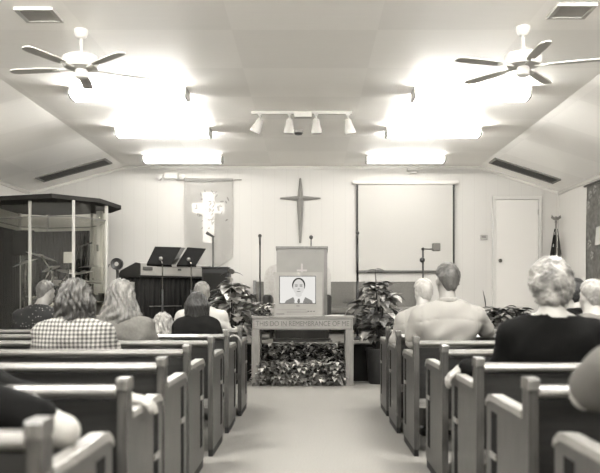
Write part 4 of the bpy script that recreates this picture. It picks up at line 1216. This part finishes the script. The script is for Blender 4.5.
# ================================================================== PEWS
pew_w = wood('pew end wood', 74, .28, .36); rail_w = woodx('pew rail wood', 138, .16, .28); back_w = woodx('pew back wood', 40, .2, .6)
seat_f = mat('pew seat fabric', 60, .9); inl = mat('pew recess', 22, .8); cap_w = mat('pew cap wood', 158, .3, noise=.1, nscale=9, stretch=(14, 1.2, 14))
def make_pew(s, label):
    """s=-1: the pew runs to the left of the aisle from x=0, s=+1: to the right; y=0 is the rear edge"""
    L = 3.55
    X = lambda a, b_: (min(s*a, s*b_), max(s*a, s*b_))
    t = thing('pew', label, 'pew', (0, 0, 0), 0, 'pews left of the aisle' if s < 0 else 'pews right of the aisle')
    for k, xx in enumerate((0, L-.036)):
        x0, x1 = X(xx, xx+.036)
        b = BM()
        prism(b, [(0, .05), (.60, .05), (.615, .08), (.615, .655), (.60, .675), (.55, .685), (.075, .685), (.07, .80), (.0, .80)], 'x', x0, x1)
        e = obj('end_panel', b, pew_w, t)
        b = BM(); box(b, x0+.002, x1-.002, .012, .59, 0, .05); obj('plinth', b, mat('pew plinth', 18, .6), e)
        b = BM()
        pr = [(.07, .685), (.07, .715), (.52, .715), (.575, .708), (.615, .685), (.625, .655), (.612, .652), (.60, .675), (.55, .688)]
        prism(b, pr, 'x', x0-.006, x1+.006)
        bmesh.ops.bevel(b, geom=b.edges[:], offset=.004, segments=1, affect='EDGES')
        obj('arm_cap', b, cap_w, e)
        b = BM(); prism(b, [(-.008, .795), (.078, .795), (.078, .828), (.07, .836), (.0, .836), (-.008, .828)], 'x', x0-.003, x1+.003); obj('post_cap', b, wood('pew post wood', 105, .2), e)
        out = x0 if (s > 0) == (k == 0) else x1
        sg = -1 if out == x0 else 1
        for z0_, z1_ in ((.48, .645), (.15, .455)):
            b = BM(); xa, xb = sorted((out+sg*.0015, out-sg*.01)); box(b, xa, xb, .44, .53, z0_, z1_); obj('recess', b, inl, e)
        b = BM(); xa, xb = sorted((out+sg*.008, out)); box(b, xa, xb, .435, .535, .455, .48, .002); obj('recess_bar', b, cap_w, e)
    xa, xb = X(.036, L-.036)
    b = BM(); prism(b, [(.02, .76), (.055, .76), (.125, .36), (.09, .36)], 'x', xa, xb); obj('backrest', b, back_w, t)
    b = BM(); prism(b, [(-.016, .778), (-.022, .790), (-.016, .802), (-.004, .808), (.05, .808), (.065, .795), (.06, .765), (.02, .765)], 'x', xa, xb); obj('top_rail', b, rail_w, t)
    b = BM(); prism(b, [(.07, .33), (.085, .40), (.12, .40), (.11, .33)], 'x', xa, xb); obj('bottom_rail', b, rail_w, t)
    b = BM(); box(b, xa, xb, .11, .58, .39, .44, .015); obj('seat', b, seat_f, t)
    b = BM(); box(b, xa, xb, .52, .545, .30, .39); obj('front_rail', b, back_w, t)
    x0, x1 = X(L*.5-.02, L*.5+.02)
    b = BM(); prism(b, [(.12, 0), (.54, 0), (.54, .30), (.52, .39), (.12, .39)], 'x', x0, x1); obj('support', b, back_w, t)
    return t
DY = [1.73+.89*k for k in range(7)]
LXO = (-.61, -.63, -.672, -.70, -.675, -.662, -.637); RXO = (.755, .752, .768, .765, .725, .705, .71)
names = ['nearest the camera', 'second from the camera', 'third from the camera', 'fourth from the camera', 'fifth from the camera', 'sixth from the camera', 'front-most, nearest the communion table']
pL = make_pew(-1, 'x'); pR = make_pew(1, 'x')
for k, y in enumerate(DY):
    a = pL if k == 0 else dup(pL); a.location = (LXO[k], y, 0); a['label'] = 'wooden pew on the left of the aisle, '+names[k]
    a = pR if k == 0 else dup(pR); a.location = (RXO[k], y, 0); a['label'] = 'wooden pew on the right of the aisle, '+names[k]
# cane hooked on a left pew
t = thing('walking_cane', 'pale curved cane handle hooked over a left pew end', 'cane', (-.66, 6.50, .70))
b = BM()
pts = [(.075, 0, -.02), (.07, 0, .03), (.045, 0, .07), (.01, 0, .085), (-.03, 0, .07), (-.055, 0, .03), (-.06, 0, -.3), (-.06, .0, -.698)]
tube(b, pts, [.007]*6+[.008,.008], 10); obj('shaft', b, mat('cane wood', 160, .4), t, True)
b = BM(); lathe(b, [(.014, -.70), (.014, -.66)], (-.06, 0, 0), 12); obj('rubber_tip', b, black, t)

# ================================================================== PEOPLE
def skinmat(name, v): return mat(name, v, .5, noise=.05, nscale=10)
sk1 = skinmat('skin light', 190); sk2 = skinmat('skin medium', 160)
navy = mat('dark trousers', 40, .85); khaki = mat('mid trousers', 90, .85)
def hairm(name, v, noise, sc=30, st=(1,1,.25)): return mat(name, v, .55, noise=noise, nscale=sc, stretch=st, bump=.6, bscale=70)
def bx(px, d): return (px-310)*d/F
# left side
person('man with short greying hair in a dark dotted shirt, by the drum booth', bx(40, 7.45), 7.45, 1.26, .185, sk2, dotted('dotted shirt', 18, 170, 34, .17), navy,
       dict(style='short', t=.012, m=hairm('hair greying', 92, .35)), yaw=0, hyaw=-.55, hpitch=-.12, hoff=(.05, .02))
person('woman with shoulder-length brown hair in a checked shirt, in a middle left pew', bx(75, 4.72), 4.72, 1.205, .185, sk1, plaid('checked shirt', 200, 55, .0125), navy,
       dict(style='long', t=.022, len=.33, m=hairm('hair brown', 66, .6, 22), rough=.009, fq=15, flare=.75), hyaw=.12, hoff=(.0, .0), wide=1.05, bulk=1.1)
person('woman with long fair hair in a grey top, left pew right of the checked shirt', bx(121, 5.6), 5.6, 1.215, .18, sk1, mat('grey knit', 120, .9, noise=.06, nscale=60), navy,
       dict(style='long', t=.03, len=.46, m=hairm('hair fair', 108, .42, 22), rough=.005, fq=17, flare=2.0), hyaw=-.1)
person('woman with straight dark hair in a black top, in the sixth left pew', bx(197, 6.52), 6.52, 1.145, .14, sk1, mat('black top', 22, .9), navy,
       dict(style='long', t=.018, len=.33, m=hairm('hair dark', 40, .4, 22), rough=.003, fq=26, flare=.6), hs=.98,
       arms={-1: dict(e=(bx(197, 6.52)-.13, 6.62, .72)), 1: dict(e=(bx(197, 6.52)+.17, 6.56, .70))})
person('man with short grey hair in a white shirt, in the front left pew', bx(202, 7.42), 7.42, 1.25, .185, sk2, mat('white shirt', 218, .85), navy,
       dict(style='short', t=.012, m=hairm('hair grey crop', 120, .3)), collar=True)
person('small child with tousled fair hair in a pale jumper, left of the dark-haired woman', bx(163, 6.58), 6.58, .93, .11, sk1, mat('pale jumper', 165, .95, noise=.15, nscale=50), khaki,
       dict(style='long', t=.03, len=.16, m=hairm('hair tousled fair', 150, .4, 40), rough=.007, fq=13, flare=1.4), hs=1.25, wide=.7, bulk=.75)
# right side
person('broad man with short dark hair in a pale shirt, in the fifth right pew', bx(447, 5.66), 5.66, 1.355, .205, sk2, mat('pale cotton shirt', 165, .85), khaki,
       dict(style='short', t=.012, m=hairm('hair dark grey', 82, .35), nape=-.08), collar=True, sleeve='short', wide=1.25, bulk=1.15, hs=1.02,
       arms={1: dict(e=(1.36, 5.78, .84), w=(1.42, 6.02, .83), d=(.15, 1, 0))}, hyaw=.25, hpitch=-.05)
person('white-haired man in a pale shirt, in the sixth right pew beside the tall plant', bx(423, 6.5), 6.5, 1.26, .165, sk1, mat('off white shirt', 170, .85), khaki,
       dict(style='short', t=.012, m=hairm('hair white', 185, .1), nape=-.095), collar=True, hyaw=.35, hpitch=-.1)
person('woman with short curly silver hair in a black top, arm over the pew end', 1.22, 3.86, 1.285, .20, sk1, mat('black knit', 13, .95), navy,
       dict(style='bouffant', t=.026, m=hairm('hair silver curly', 128, .6, 16, (1,1,1)), rough=.006), wide=1.18, bulk=1.15, hs=1.08,
       arms={-1: dict(e=(.985, 3.92, .735), w=(.81, 4.0, .748), d=(-.8, .1, -.55), up=(-.55, -.1, .8), curl=.75)}, collar_cut=.135, hoff=(.0, .0))
person('man with pale thinning hair in a grey shirt, in the fourth right pew', bx(592, 4.78), 4.78, 1.215, .195, sk1, mat('grey shirt', 118, .9), navy,
       dict(style='short', t=.012, m=hairm('hair pale grey', 145, .18), nape=-.095), collar=False, hyaw=.3)
person('person with dark hair and black jacket, mostly hidden between two silver-haired heads', bx(576, 5.7), 5.72, 1.24, .17, sk2, mat('black jacket', 18, .9), navy,
       dict(style='short', t=.016, m=hairm('hair black', 18, .3)), collar=True)
person('person in a grey short-sleeved top in the nearest right pew, only an arm in view', 1.05, 2.14, 1.25, .205, sk1, mat('grey tee', 105, .95), navy,
       dict(style='short', t=.012, m=hairm('hair mid brown', 70, .3)), sleeve='short',
       arms={-1: dict(e=(.79, 2.17, .84), w=(1.0, 2.33, .95), d=(.35, .6, .75), up=(-.8, -.2, .2))})
person('person in a dark short-sleeved top in the nearest left pew, bare elbow on the armrest', -1.12, 2.06, 1.12, .19, sk1, mat('dark tee', 14, .95), navy,
       dict(style='short', t=.012, m=hairm('hair mid brown', 70, .3)), sleeve='short',
       arms={1: dict(e=(-.67, 2.06, .752), w=(-.82, 2.24, .80), d=(-.5, .8, .15), up=(.2, 0, 1))})
person('person in a dark top in the second left pew, pale hand resting on the armrest', -1.52, 2.93, 1.10, .19, sk1, mat('dark sweater', 20, .95), navy,
       dict(style='short', t=.012, m=hairm('hair mid brown', 70, .3)),
       arms={1: dict(e=(-1.06, 2.86, .73), w=(-.715, 2.86, .742), d=(1, .1, -.2), up=(.1, -.15, 1), curl=.5)})
